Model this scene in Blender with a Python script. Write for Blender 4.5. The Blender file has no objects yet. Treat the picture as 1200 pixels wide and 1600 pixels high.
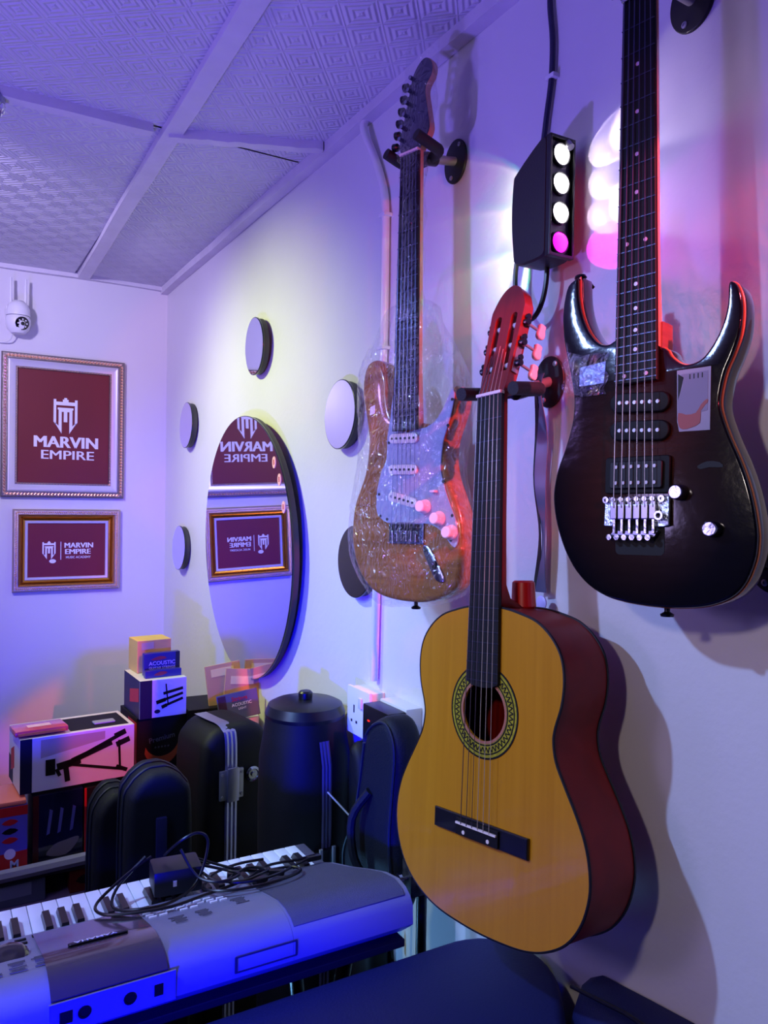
import bpy, bmesh, math, random
from mathutils import Vector, Matrix
from mathutils.geometry import tessellate_polygon
random.seed(7)
R = math.radians
COL = bpy.context.scene.collection
SC = bpy.context.scene

# ------------------------------------------------------------------ camera
yaw, pit, rol = R(30.258), R(-0.698), R(0.874)
fw = Vector((math.sin(yaw)*math.cos(pit), math.cos(yaw)*math.cos(pit), math.sin(pit)))
r0 = Vector((math.cos(yaw), -math.sin(yaw), 0)); u0 = r0.cross(fw)
rt = r0*math.cos(rol) + u0*math.sin(rol); up = -r0*math.sin(rol) + u0*math.cos(rol)
cam = bpy.data.cameras.new('camera'); camo = bpy.data.objects.new('camera', cam); COL.objects.link(camo)
cam.sensor_fit = 'VERTICAL'; cam.sensor_height = 36; cam.lens = 36*1220.15/1600
cam.clip_start = .02
M3 = Matrix((rt, up, -fw)).transposed()
camo.matrix_world = Matrix.Translation((-0.9, 0, 1.55)) @ M3.to_4x4()
SC.camera = camo

# ------------------------------------------------------------------ world, exposure
w = bpy.data.worlds.new('world'); SC.world = w; w.use_nodes = True
w.node_tree.nodes['Background'].inputs[0].default_value = (0.2, 0.2, 0.5, 1)
w.node_tree.nodes['Background'].inputs[1].default_value = 0.02
vs = SC.view_settings
vs.view_transform = 'Standard'; vs.look = 'None'; vs.gamma = 1; vs.use_curve_mapping = False
vs.exposure = 0

# ------------------------------------------------------------------ lights
def lamp(name, kind, loc, target, power, color, radius=.03, angle=None, blend=.3):
    l = bpy.data.lights.new(name, kind); o = bpy.data.objects.new(name, l); COL.objects.link(o)
    l.energy = power; l.color = color; l.shadow_soft_size = radius
    if kind == 'SPOT': l.spot_size = R(angle); l.spot_blend = blend
    d = (Vector(target)-Vector(loc)).normalized()
    o.matrix_world = Matrix.Translation(loc) @ d.to_track_quat('-Z', 'Y').to_matrix().to_4x4()
    return o
def beam(o, peak, base, gain, sharp, rim):
    """lens pattern of an LED: stronger along peak (world direction), a bright rim at the cone's edge"""
    l = o.data; l.use_nodes = True; nt = l.node_tree; N = nt.nodes; L = nt.links; e = N['Emission']
    p = (o.matrix_world.to_3x3().inverted() @ Vector(peak)).normalized()
    tc = N.new('ShaderNodeTexCoord')
    d = N.new('ShaderNodeVectorMath'); d.operation = 'DOT_PRODUCT'; d.inputs[1].default_value = p; L.new(tc.outputs['Normal'], d.inputs[0])
    a = N.new('ShaderNodeMath'); a.operation = 'ABSOLUTE'; L.new(d.outputs['Value'], a.inputs[0])
    w_ = N.new('ShaderNodeMath'); w_.operation = 'POWER'; w_.inputs[1].default_value = sharp; L.new(a.outputs[0], w_.inputs[0])
    m = N.new('ShaderNodeMath'); m.operation = 'MULTIPLY_ADD'; m.inputs[1].default_value = gain; m.inputs[2].default_value = base; L.new(w_.outputs[0], m.inputs[0])
    sx = N.new('ShaderNodeSeparateXYZ'); L.new(tc.outputs['Normal'], sx.inputs[0])
    az = N.new('ShaderNodeMath'); az.operation = 'ABSOLUTE'; L.new(sx.outputs[2], az.inputs[0])
    h = l.spot_size/2
    r = N.new('ShaderNodeMapRange'); r.inputs[1].default_value = math.cos(h); r.inputs[2].default_value = math.cos(h-R(4)); r.inputs[3].default_value = rim; r.inputs[4].default_value = 1; L.new(az.outputs[0], r.inputs[0])
    q = N.new('ShaderNodeMath'); q.operation = 'MULTIPLY'; L.new(m.outputs[0], q.inputs[0]); L.new(r.outputs[0], q.inputs[1]); L.new(q.outputs[0], e.inputs[1])
# cool white ceiling spot that throws the guitars' shadows down the wall
lamp('ceiling_spot_cool', 'SPOT', (-1.75, 1.25, 2.38), (0, .95, .92), 90, (.38, .56, 1.2), .03, 68, .9)
# violet party light from the far side of the room
lamp('party_light_violet', 'POINT', (-1.75, 1.95, 2.12), (0, 0, 0), 5, (.45, .28, 1.0), .04)
# warm white wash on the mirror wall
lamp('ceiling_spot_warm', 'SPOT', (-1.15, 2.30, 2.42), (0, 2.36, 1.45), 98, (.85, 1.0, .34), .06, 90, 1.0)
# violet-white wash on the far wall
lamp('ceiling_spot_lilac', 'SPOT', (-1.3, 1.9, 2.35), (-.30, 3.45, 1.85), 92, (.68, .60, .95), .06, 78, .9)
# saturated blue LED low behind the camera
lamp('floor_led_blue', 'SPOT', (-1.45, .15, .93), (-.85, 1.12, .85), 360, (0, 0, 1.0), .05, 50, .6)
# red LED beam from the near right
lamp('wall_led_red_high', 'SPOT', (-.50, -.35, 2.0), (-.165, 1.15, 1.97), 38, (1.0, .07, .13), .015, 21, .3)
lamp('wall_led_red_low', 'SPOT', (-.50, -.35, 1.97), (-.165, 1.15, 1.62), 34, (1.0, .07, .14), .015, 22, .3)
lamp('ceiling_led_red', 'SPOT', (-.04, -.35, 2.43), (-.125, 1.13, 1.585), 250, (1.0, .09, .15), .012, 15, .3)
# blue-violet floor uplight that colours the ceiling
lamp('uplight_violet', 'SPOT', (-1.5, 1.2, .9), (-.9, 1.7, 2.47), 98, (.20, .13, 1.0), .05, 115, .7)
# unseen soft fill added left of the picture to lift the walls
lamp('room_fill', 'POINT', (-2.4, 1.15, 1.75), (0, 0, 0), 26, (.50, .40, .90), .2)
# dim warm lamp left of the camera: fills the guitars' shadows, throws their second shadow
lamp('side_lamp_warm', 'SPOT', (-1.3, .30, 1.85), (0, .70, 1.20), 15, (1.0, .84, .78), .04, 52, .5)
# unseen blue fill added to colour the bench top
lamp('bench_fill_blue', 'SPOT', (-.62, .10, 1.05), (-.38, .80, .80), 12, (0, .02, 1.0), .03, 40, .7)
# azure wash low on the wall beyond the keyboard
lamp('wall_wash_azure', 'SPOT', (-1.1, 1.35, 1.75), (0, 1.45, 1.0), 26, (.22, .50, 1.0), .05, 62, .9)
lamp('floor_fill_azure', 'SPOT', (-.42, 1.46, .58), (0, 1.34, .76), 4, (.18, .50, 1.0), .03, 90, .6)  # unseen fill added to brighten the wall under the keyboard's end

# ------------------------------------------------------------------ materials
def lin(c):
    return tuple(((x/12.92) if x <= .04045 else ((x+.055)/1.055)**2.4) for x in c)
MATS = {}
def mat(name, col, rough=.5, metal=0, bump=0, bscale=80, var=0, vscale=8, coat=0, stretch=None, emit=None, estr=0, alpha=None, trans=0, spec=.5, sheen=0):
    if name in MATS: return MATS[name]
    m = bpy.data.materials.new(name); m.use_nodes = True; nt = m.node_tree; N = nt.nodes; L = nt.links
    b = N['Principled BSDF']; c = (*lin(col), 1)
    b.inputs['Base Color'].default_value = c; b.inputs['Roughness'].default_value = rough
    b.inputs['Metallic'].default_value = metal; b.inputs['Coat Weight'].default_value = coat
    b.inputs['Coat Roughness'].default_value = .06; b.inputs['Specular IOR Level'].default_value = spec
    b.inputs['Sheen Weight'].default_value = sheen
    b.inputs['Transmission Weight'].default_value = trans
    if emit: b.inputs['Emission Color'].default_value = (*lin(emit), 1); b.inputs['Emission Strength'].default_value = estr
    if alpha is not None: b.inputs['Alpha'].default_value = alpha
    tc = N.new('ShaderNodeTexCoord'); mp = N.new('ShaderNodeMapping'); L.new(tc.outputs['Object'], mp.inputs[0])
    if stretch: mp.inputs['Scale'].default_value = stretch
    if var:
        n = N.new('ShaderNodeTexNoise'); n.inputs['Scale'].default_value = vscale; n.inputs['Detail'].default_value = 5
        L.new(mp.outputs[0], n.inputs[0])
        r = N.new('ShaderNodeValToRGB'); e = r.color_ramp.elements
        e[0].position = .3; e[1].position = .7
        e[0].color = (*[x*(1-var) for x in c[:3]], 1); e[1].color = (*[min(1, x*(1+var)) for x in c[:3]], 1)
        L.new(n.outputs[0], r.inputs[0]); L.new(r.outputs[0], b.inputs['Base Color'])
    if bump:
        n2 = N.new('ShaderNodeTexNoise'); n2.inputs['Scale'].default_value = bscale; n2.inputs['Detail'].default_value = 4
        L.new(mp.outputs[0], n2.inputs[0])
        bp = N.new('ShaderNodeBump'); bp.inputs['Strength'].default_value = bump; bp.inputs['Distance'].default_value = .002
        L.new(n2.outputs[0], bp.inputs['Height']); L.new(bp.outputs[0], b.inputs['Normal'])
    MATS[name] = m; return m

def wood(name, c1, c2, rough=.3, coat=.6, scale=(1, 14, 1), ws=9, spec=.4):
    if name in MATS: return MATS[name]
    m = mat(name, c1, rough, coat=coat, spec=spec); nt = m.node_tree; N = nt.nodes; L = nt.links; b = N['Principled BSDF']
    tc = N.new('ShaderNodeTexCoord'); mp = N.new('ShaderNodeMapping'); mp.inputs['Scale'].default_value = scale
    L.new(tc.outputs['Object'], mp.inputs[0])
    n = N.new('ShaderNodeTexNoise'); n.inputs['Scale'].default_value = ws; n.inputs['Detail'].default_value = 7; n.inputs['Distortion'].default_value = .6
    L.new(mp.outputs[0], n.inputs[0])
    r = N.new('ShaderNodeValToRGB'); e = r.color_ramp.elements; e[0].position = .32; e[1].position = .68
    e[0].color = (*lin(c1), 1); e[1].color = (*lin(c2), 1)
    L.new(n.outputs[0], r.inputs[0]); L.new(r.outputs[0], b.inputs['Base Color'])
    return m

wallm = mat('wall_paint', (.83, .82, .84), .42, bump=.35, bscale=55, var=.03, vscale=3)
dimwall = mat('dimmed_wall_paint', (.38, .36, .42), .6, bump=.3, bscale=50)  # for the unseen walls, darkened to dim what glossy parts reflect
wallback = mat('wall_paint_back', (.83, .82, .84), .30, bump=.12, bscale=30)
trimm = mat('trim_paint', (.80, .78, .82), .5, bump=.6, bscale=40, var=.06, vscale=12)
floorm = mat('floor_tile', (.16, .15, .17), .5)
black = mat('black_plastic', (.045, .045, .055), .35)
blackm = mat('black_matte', (.03, .03, .04), .6)
foam = mat('black_foam', (.05, .05, .07), .7, bump=.3, bscale=400)
chrome = mat('chrome', (.62, .63, .70), .2, 1, bump=.25, bscale=120)
steel = mat('satin_steel', (.62, .62, .64), .38, .6)
darkmetal = mat('dark_metal', (.22, .22, .24), .35, 1)
gold = mat('gold_leaf', (.78, .56, .26), .3, 1, bump=.3, bscale=90)
silverleaf = mat('silver_leaf', (.52, .48, .48), .3, .7, bump=.7, bscale=260)
ropeleaf = mat('rose_gold_leaf', (1.0, .84, .76), .18, .85)
lilacmould = mat('satin_moulding', (.80, .78, .84), .35, .3)
white = mat('white_plastic', (.86, .86, .88), .35)
cream = mat('cream_plastic', (.90, .84, .80), .3, coat=.3)
whitep = mat('white_print', (.90, .88, .93), .5)
pearl = mat('pearl_button', (.98, .86, .88), .25, coat=.5)
maroon = mat('maroon_print', (.42, .05, .12), .55, coat=0, var=.05, vscale=4)
mirrorm = mat('mirror_glass', (.86, .87, .95), .015, 1)
darkglass = mat('dark_glass', (.02, .02, .04), .06, 0, coat=1)
rimm = mat('green_edge', (.04, .09, .09), .2, coat=.4)
mirback = mat('mirror_back', (.18, .18, .19), .5)
rosew = wood('rosewood', (.02, .018, .03), (.045, .04, .06), .6, 0)
spruce = wood('amber_spruce', (.70, .46, .05), (.74, .50, .08), .35, .25, (40, 1.2, 1), 2)
redwood = wood('red_mahogany', (.44, .06, .04), (.50, .08, .05), .5, .05, (3, 3, 3), 6, .2)
headwood = wood('red_brown_veneer', (.40, .10, .07), (.48, .15, .09), .35, .4, (30, 2, 1), 3)
naturalwood = wood('natural_ash', (.50, .32, .14), (.64, .44, .24), .25, .7, (1.5, 22, 6), 4)
maple = wood('maple_neck', (.82, .55, .42), (.88, .62, .48), .35, .4, (20, 1, 1), 3)
bindwood = mat('maple_binding', (.78, .45, .30), .35)
string_m = mat('string_wire', (.42, .42, .55), .35, 1)
nylon = mat('string_bass', (.30, .26, .30), .35, .6)
navyvinyl = mat('navy_vinyl', (.025, .07, .30), .6, bump=.25, bscale=300)
nylonbag = mat('navy_nylon', (.016, .055, .10), .6, bump=.5, bscale=500, spec=.3)
hardcase = mat('black_abs', (.02, .022, .045), .6, bump=.15, bscale=300, spec=.3)
silverstrip = mat('ribbed_aluminium', (.66, .66, .78), .32, .85)
kbody = mat('silver_plastic', (.50, .50, .58), .42, .1, bump=.1, bscale=500)
kgrille = mat('grey_grille', (.33, .33, .40), .5, .2, bump=.8, bscale=900)
kdark = mat('keyboard_recess', (.20, .20, .27), .5)
wkey = mat('white_key', (.93, .96, .98), .25, coat=.3)
bkey = mat('black_key', (.06, .045, .06), .3)
cardb = mat('cardboard', (.82, .66, .40), .8, bump=.2, bscale=60, var=.06)
paperw = mat('carton_white', (.82, .82, .88), .45)
navyprint = mat('navy_print', (.07, .08, .22), .4)
redprint = mat('red_print', (.72, .12, .14), .4)
blackprint = mat('black_print', (.025, .02, .03), .6, spec=.3)
greyprint = mat('grey_print', (.32, .34, .40), .4)
blueprint = mat('blue_print', (.14, .14, .50), .35)
yellowtag = mat('yellow_tag', (.96, .90, .52), .6)

# burst lacquer of the double-horned guitar: dark rim, brown centre (a property of the paint)
def burst():
    m = mat('tobacco_burst', (.03, .02, .02), .14, coat=.45, bump=.25, bscale=38, spec=.25)
    nt = m.node_tree; N = nt.nodes; L = nt.links; b = N['Principled BSDF']
    tc = N.new('ShaderNodeTexCoord'); mp = N.new('ShaderNodeMapping'); mp.inputs['Location'].default_value = (0, -.28, 0)
    mp.inputs['Scale'].default_value = (7.6, 5.6, 1)
    L.new(tc.outputs['Object'], mp.inputs[0])
    g = N.new('ShaderNodeTexGradient'); g.gradient_type = 'SPHERICAL'; L.new(mp.outputs[0], g.inputs[0])
    r = N.new('ShaderNodeValToRGB'); e = r.color_ramp.elements
    e[0].position = .05; e[0].color = (.003, .003, .006, 1); e[1].position = .7; e[1].color = (*lin((.22, .12, .08)), 1)
    L.new(g.outputs[1], r.inputs[0])
    mp2 = N.new('ShaderNodeMapping'); mp2.inputs['Scale'].default_value = (3, 60, 1); L.new(tc.outputs['Object'], mp2.inputs[0])
    n = N.new('ShaderNodeTexNoise'); n.inputs['Scale'].default_value = 3; n.inputs['Detail'].default_value = 6; L.new(mp2.outputs[0], n.inputs[0])
    mx = N.new('ShaderNodeMix'); mx.data_type = 'RGBA'; mx.blend_type = 'MULTIPLY'; mx.inputs[0].default_value = .6
    L.new(r.outputs[0], mx.inputs[6]); L.new(n.outputs[0], mx.inputs[7]); L.new(mx.outputs[2], b.inputs['Base Color'])
    return m
burstm = burst()

def film(name, rough=.05, bs=85, amt=.11, tint=(1, 1, 1), dist=.006):
    m = bpy.data.materials.new(name); m.use_nodes = True; nt = m.node_tree; N = nt.nodes; L = nt.links
    N.remove(N['Principled BSDF']); out = N['Material Output']
    tr = N.new('ShaderNodeBsdfTransparent'); tr.inputs[0].default_value = (.95*tint[0], .95*tint[1], .97*tint[2], 1)
    gl = N.new('ShaderNodeBsdfGlossy'); gl.inputs['Roughness'].default_value = rough
    gl.inputs[0].default_value = (1, 1, 1, 1)
    mx = N.new('ShaderNodeMixShader'); L.new(tr.outputs[0], mx.inputs[1]); L.new(gl.outputs[0], mx.inputs[2])
    tc = N.new('ShaderNodeTexCoord')
    v = N.new('ShaderNodeTexVoronoi'); v.feature = 'DISTANCE_TO_EDGE'; v.inputs['Scale'].default_value = bs
    nn = N.new('ShaderNodeTexNoise'); nn.inputs['Scale'].default_value = bs*.5; nn.inputs['Detail'].default_value = 6
    mpn = N.new('ShaderNodeMapping'); mpn.inputs['Scale'].default_value = (1, .45, 1); mpn.inputs['Rotation'].default_value = (0, 0, -.6)
    L.new(tc.outputs['Object'], mpn.inputs[0])
    wv = N.new('ShaderNodeVectorMath'); wv.operation = 'ADD'; L.new(mpn.outputs[0], wv.inputs[0])
    n3 = N.new('ShaderNodeTexNoise'); n3.inputs['Scale'].default_value = 14; L.new(tc.outputs['Object'], n3.inputs[0])
    vm = N.new('ShaderNodeVectorMath'); vm.operation = 'SCALE'; vm.inputs['Scale'].default_value = .08; L.new(n3.outputs[1], vm.inputs[0])
    L.new(vm.outputs[0], wv.inputs[1]); L.new(wv.outputs[0], v.inputs[0]); L.new(mpn.outputs[0], nn.inputs[0])
    ad = N.new('ShaderNodeMath'); ad.operation = 'ADD'; L.new(v.outputs['Distance'], ad.inputs[0]); L.new(nn.outputs[0], ad.inputs[1])
    bp = N.new('ShaderNodeBump'); bp.inputs['Strength'].default_value = 1; bp.inputs['Distance'].default_value = dist
    L.new(ad.outputs[0], bp.inputs['Height']); L.new(bp.outputs[0], gl.inputs['Normal'])
    lw = N.new('ShaderNodeLayerWeight'); lw.inputs[0].default_value = .35; L.new(bp.outputs[0], lw.inputs['Normal'])
    mr = N.new('ShaderNodeMapRange'); mr.inputs[3].default_value = amt*.35; mr.inputs[4].default_value = min(1, amt*2.6)
    L.new(lw.outputs['Facing'], mr.inputs[0]); L.new(mr.outputs[0], mx.inputs[0])
    L.new(mx.outputs[0], out.inputs[0]); MATS[name] = m; return m
wrapm = film('clear_plastic_wrap')
filmm = film('clear_sticker_film', .08, 120, .22)
coverm = film('smoked_clear_cover', .12, 3, .16, (.62, .56, .58), .0002)

# ceiling paper: nested squares pressed into white wallpaper (fine relief)
def ceiling_paper():
    m = mat('embossed_ceiling_paper', (.80, .79, .84), .55); nt = m.node_tree; N = nt.nodes; L = nt.links; b = N['Principled BSDF']
    tc = N.new('ShaderNodeTexCoord'); mp = N.new('ShaderNodeMapping')
    mp.inputs['Rotation'].default_value = (0, 0, R(38)); mp.inputs['Scale'].default_value = (14, 14, 0)
    L.new(tc.outputs['Object'], mp.inputs[0])
    fr = N.new('ShaderNodeVectorMath'); fr.operation = 'FRACTION'; L.new(mp.outputs[0], fr.inputs[0])
    sb = N.new('ShaderNodeVectorMath'); sb.operation = 'SUBTRACT'; sb.inputs[1].default_value = (.5, .5, 0); L.new(fr.outputs[0], sb.inputs[0])
    ab = N.new('ShaderNodeVectorMath'); ab.operation = 'ABSOLUTE'; L.new(sb.outputs[0], ab.inputs[0])
    sp = N.new('ShaderNodeSeparateXYZ'); L.new(ab.outputs[0], sp.inputs[0])
    mxm = N.new('ShaderNodeMath'); mxm.operation = 'MAXIMUM'; L.new(sp.outputs[0], mxm.inputs[0]); L.new(sp.outputs[1], mxm.inputs[1])
    ml = N.new('ShaderNodeMath'); ml.operation = 'MULTIPLY'; ml.inputs[1].default_value = 38; L.new(mxm.outputs[0], ml.inputs[0])
    sn = N.new('ShaderNodeMath'); sn.operation = 'SINE'; L.new(ml.outputs[0], sn.inputs[0])
    ns = N.new('ShaderNodeTexNoise'); ns.inputs['Scale'].default_value = 3; L.new(tc.outputs['Object'], ns.inputs[0])
    m2 = N.new('ShaderNodeMath'); m2.operation = 'MULTIPLY'; L.new(sn.outputs[0], m2.inputs[0]); L.new(ns.outputs[0], m2.inputs[1])
    bp = N.new('ShaderNodeBump'); bp.inputs['Strength'].default_value = .75; bp.inputs['Distance'].default_value = .005
    L.new(m2.outputs[0], bp.inputs['Height']); L.new(bp.outputs[0], b.inputs['Normal'])
    return m
ceilm = ceiling_paper()

# ------------------------------------------------------------------ mesh helpers
class MB:
    def __init__(s): s.bm = bmesh.new()
    def box(s, lo, hi, bev=0, M=None):
        g = bmesh.ops.create_cube(s.bm, size=1); vs_ = g['verts']
        for v in vs_:
            v.co = Vector([(lo[i]+hi[i])/2 + v.co[i]*(hi[i]-lo[i]) for i in range(3)])
        if bev:
            es = list({e for v in vs_ for e in v.link_edges})
            r_ = bmesh.ops.bevel(s.bm, geom=es, offset=bev, segments=2, affect='EDGES', profile=.6)
            vs_ = r_['verts'] + [v for v in vs_ if v.is_valid]
        if M: bmesh.ops.transform(s.bm, matrix=M, verts=list({v for v in vs_ if v.is_valid}))
        return s
    def ring(s, pts): return [s.bm.verts.new(p) for p in pts]
    def bridge(s, a, b_, closed=True):
        n = len(a)
        for i in range(n if closed else n-1):
            j = (i+1) % n
            try: s.bm.faces.new((a[i], a[j], b_[j], b_[i]))
            except ValueError: pass
    def cyl(s, p0, p1, r, r2=None, n=16, cap=True):
        p0, p1 = Vector(p0), Vector(p1); d = (p1-p0).normalized(); r2 = r if r2 is None else r2
        a = d.orthogonal().normalized(); b_ = d.cross(a)
        c = [(math.cos(2*math.pi*i/n), math.sin(2*math.pi*i/n)) for i in range(n)]
        A = s.ring([p0+a*x*r+b_*y*r for x, y in c]); B = s.ring([p1+a*x*r2+b_*y*r2 for x, y in c])
        s.bridge(A, B)
        if cap: s.bm.faces.new(A[::-1]); s.bm.faces.new(B)
        return s
    def lathe(s, prof, axis=((0, 0, 0), (0, 0, 1)), n=32, sx=1):
        o = Vector(axis[0]); d = Vector(axis[1]).normalized(); a = d.orthogonal().normalized(); b_ = d.cross(a); prev = None
        for r_, h in prof:
            rg = s.ring([o+d*h+(a*math.cos(2*math.pi*i/n)*sx+b_*math.sin(2*math.pi*i/n))*max(r_, 1e-5) for i in range(n)])
            if prev: s.bridge(prev, rg)
            else: s.bm.faces.new(rg[::-1])
            prev = rg
        s.bm.faces.new(prev); return s
    def tube(s, pts, r, n=8, cap=True):
        pts = [Vector(p) for p in pts]; prev = None; a = None
        for i, p in enumerate(pts):
            d = (pts[min(i+1, len(pts)-1)]-pts[max(i-1, 0)])
            if d.length < 1e-9: continue
            d.normalize()
            if a is None: a = d.orthogonal().normalized()
            a = (a-d*a.dot(d)).normalized(); b_ = d.cross(a); rr = r[i] if isinstance(r, (list, tuple)) else r
            rg = s.ring([p+(a*math.cos(2*math.pi*k/n)+b_*math.sin(2*math.pi*k/n))*rr for k in range(n)])
            if prev: s.bridge(prev, rg)
            elif cap: s.bm.faces.new(rg[::-1])
            prev = rg
        if cap: s.bm.faces.new(prev)
        return s
    def prism(s, out, z0, z1, r=0, steps=3):
        """outline (x,y) -> solid between z0 (back) and z1 (front), edges rounded by r"""
        out = ccw(out); L = []
        if r:
            for k in range(steps+1):
                a = math.pi/2*k/steps; L.append((r*(1-math.sin(a)), z0+r*(1-math.cos(a))))
            for k in range(steps+1):
                a = math.pi/2*k/steps; L.append((r*(1-math.cos(a)), z1-r*(1-math.sin(a))))
        else: L = [(0, z0), (0, z1)]
        nr = normals(out); prev = None; first = None
        for ins, z in L:
            rg = s.ring([(p[0]-q[0]*ins, p[1]-q[1]*ins, z) for p, q in zip(out, nr)])
            if prev: s.bridge(prev, rg)
            else: first = rg
            prev = rg
        s.capf(first, True); s.capf(prev, False); return s
    def capf(s, ring, flip):
        tri = tessellate_polygon([[v.co for v in ring]])
        for t in tri:
            f = [ring[i] for i in t]
            try: fc = s.bm.faces.new(f)
            except ValueError: continue
            fc.normal_update()
    def plate(s, out, holes, z0, z1):
        """flat plate with holes"""
        loops = [ccw(out)]+[ccw(h)[::-1] for h in holes]
        for z, fl in ((z0, 1), (z1, 0)):
            L3 = [[Vector((p[0], p[1], z)) for p in l] for l in loops]
            flat = [v for l in L3 for v in l]; vv = s.ring(flat)
            for t in tessellate_polygon(L3):
                try: s.bm.faces.new([vv[i] for i in t])
                except ValueError: pass
            if z == z0: v0 = vv
            else: v1 = vv
        k = 0
        for l in loops:
            n = len(l); s.bridge(v0[k:k+n], v1[k:k+n]); k += n
        return s
    def poly(s, pts, th=.0006):
        """flat print shape in local x,y at z 0..th"""
        return s.prism(pts, 0, th)
    def build(s, name, m, parent=None, smooth=40, M=None, recalc=True):
        if recalc: bmesh.ops.recalc_face_normals(s.bm, faces=s.bm.faces)
        me = bpy.data.meshes.new(name); s.bm.to_mesh(me); s.bm.free()
        me.materials.append(m)
        if smooth:
            me.polygons.foreach_set('use_smooth', [True]*len(me.polygons))
            me.set_sharp_from_angle(angle=R(smooth))
        o = bpy.data.objects.new(name, me); COL.objects.link(o); o.parent = parent
        if M is not None: o.matrix_local = M
        return o

def area(o): return sum(o[i][0]*o[(i+1) % len(o)][1]-o[(i+1) % len(o)][0]*o[i][1] for i in range(len(o)))/2
def ccw(o): return list(o) if area(o) > 0 else list(o)[::-1]
def normals(o):
    n = len(o); res = []
    for i in range(n):
        a, b_, c = Vector(o[i-1]).to_2d(), Vector(o[i]).to_2d(), Vector(o[(i+1) % n]).to_2d()
        d1 = (b_-a); d2 = (c-b_)
        d1 = d1.normalized() if d1.length else Vector((1, 0)); d2 = d2.normalized() if d2.length else d1
        n1 = Vector((d1.y, -d1.x)); n2 = Vector((d2.y, -d2.x)); q = n1+n2
        if q.length < 1e-6: q = n1
        q.normalize(); q = q/max(.5, q.dot(n1)); res.append((q.x, q.y))
    return res
def smooth(pts, k=4, closed=True):
    n = len(pts); out = []
    P = [Vector(p) for p in pts]
    for i in range(n if closed else n-1):
        g = lambda j: P[j % n] if closed else P[max(0, min(n-1, j))]
        p0, p1, p2, p3 = g(i-1), g(i), g(i+1), g(i+2)
        for s_ in range(k):
            t = s_/k
            out.append(tuple(.5*((2*p1)+(-p0+p2)*t+(2*p0-5*p1+4*p2-p3)*t*t+(-p0+3*p1-3*p2+p3)*t**3)))
    if not closed: out.append(tuple(P[-1]))
    return out
def offset(out, d):
    out = ccw(out); return [(p[0]+q[0]*d, p[1]+q[1]*d) for p, q in zip(out, normals(out))]
def rrect(x0, y0, x1, y1, r, n=5):
    o = []
    for cx, cy, a0 in ((x1-r, y1-r, 0), (x0+r, y1-r, 90), (x0+r, y0+r, 180), (x1-r, y0+r, 270)):
        for k in range(n+1):
            a = R(a0+90*k/n); o.append((cx+r*math.cos(a), cy+r*math.sin(a)))
    return o
def circ(cx, cy, r, n=32, ry=None):
    return [(cx+r*math.cos(2*math.pi*i/n), cy+(ry or r)*math.sin(2*math.pi*i/n)) for i in range(n)]
def pose(o, X, Y, Z):
    M = Matrix((Vector(X), Vector(Y), Vector(Z))).transposed().to_4x4(); M.translation = Vector(o); return M
def onwall(y, z, x=0): return pose((x, y, z), (0, -1, 0), (0, 0, 1), (-1, 0, 0))     # right wall, local z into the room
def onback(x, z, y=3.456): return pose((x, y, z), (1, 0, 0), (0, 0, 1), (0, -1, 0))  # far wall
def T(x, y, z): return Matrix.Translation((x, y, z))
def RX(a): return Matrix.Rotation(R(a), 4, 'X')
def RY(a): return Matrix.Rotation(R(a), 4, 'Y')
def RZ(a): return Matrix.Rotation(R(a), 4, 'Z')
def thing(name, label, cat, M=None, group=None):
    o = bpy.data.objects.new(name, None); COL.objects.link(o); o.empty_display_size = .05
    if M is not None: o.matrix_world = M
    return tag(o, label, cat, group)
def tag(o, label, cat, group=None):
    o['label'] = label; o['category'] = cat
    if group: o['group'] = group
    return o
def struct(o): o['kind'] = 'structure'; return o
def stuff(o): o['kind'] = 'stuff'; return o
def copy(o, name=None, parent=None, M=None):
    c = o.copy(); COL.objects.link(c)
    if parent: c.parent = parent
    if M is not None: c.matrix_local = M
    return c
def text(s, size, th=.0004, bold=0, name='lettering', m=None, parent=None, M=None, sx=1, align='CENTER', space=1, fat=0):
    cu = bpy.data.curves.new('t', 'FONT'); cu.body = s; cu.size = size; cu.extrude = th/2; cu.offset = bold*size
    cu.align_x = align; cu.align_y = 'CENTER'; cu.space_character = space; cu.resolution_u = 3
    to = bpy.data.objects.new('t', cu); COL.objects.link(to)
    dg = bpy.context.evaluated_depsgraph_get(); me = bpy.data.meshes.new_from_object(to.evaluated_get(dg))
    bpy.data.objects.remove(to); bpy.data.curves.remove(cu)
    for v in me.vertices: v.co.x *= sx
    if fat:
        b_ = bmesh.new(); b_.from_mesh(me); g = bmesh.ops.duplicate(b_, geom=b_.verts[:]+b_.edges[:]+b_.faces[:])
        bmesh.ops.translate(b_, verts=[e for e in g['geom'] if isinstance(e, bmesh.types.BMVert)], vec=(fat*size, 0, .00003))
        b_.to_mesh(me); b_.free()
    me.materials.clear(); me.materials.append(m or whitep)
    o = bpy.data.objects.new(name, me); COL.objects.link(o); o.parent = parent
    if M is not None: o.matrix_local = M
    return o

# ------------------------------------------------------------------ room
H = 2.468; YB = 3.456; XL = -3.2; YF = -2.2
struct(MB().box((0, YF, 0), (.1, YB+.1, H+.1)).build('wall_right', wallm, None, 0))
struct(MB().box((XL-.1, YB, 0), (0, YB+.1, H+.1)).build('wall_back', wallback, None, 0))
struct(MB().box((XL-.1, YF, 0), (XL, YB, H+.1)).build('wall_left', dimwall, None, 0))
struct(MB().box((XL-.1, YF-.1, 0), (.1, YF, H+.1)).build('wall_front', dimwall, None, 0))
struct(MB().box((XL-.1, YF-.1, -.1), (.1, YB+.1, 0)).build('floor', floorm, None, 0))
ceil = struct(MB().box((XL-.1, YF-.1, H+.012), (.1, YB+.1, H+.1)).build('ceiling', trimm, None, 0))
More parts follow.
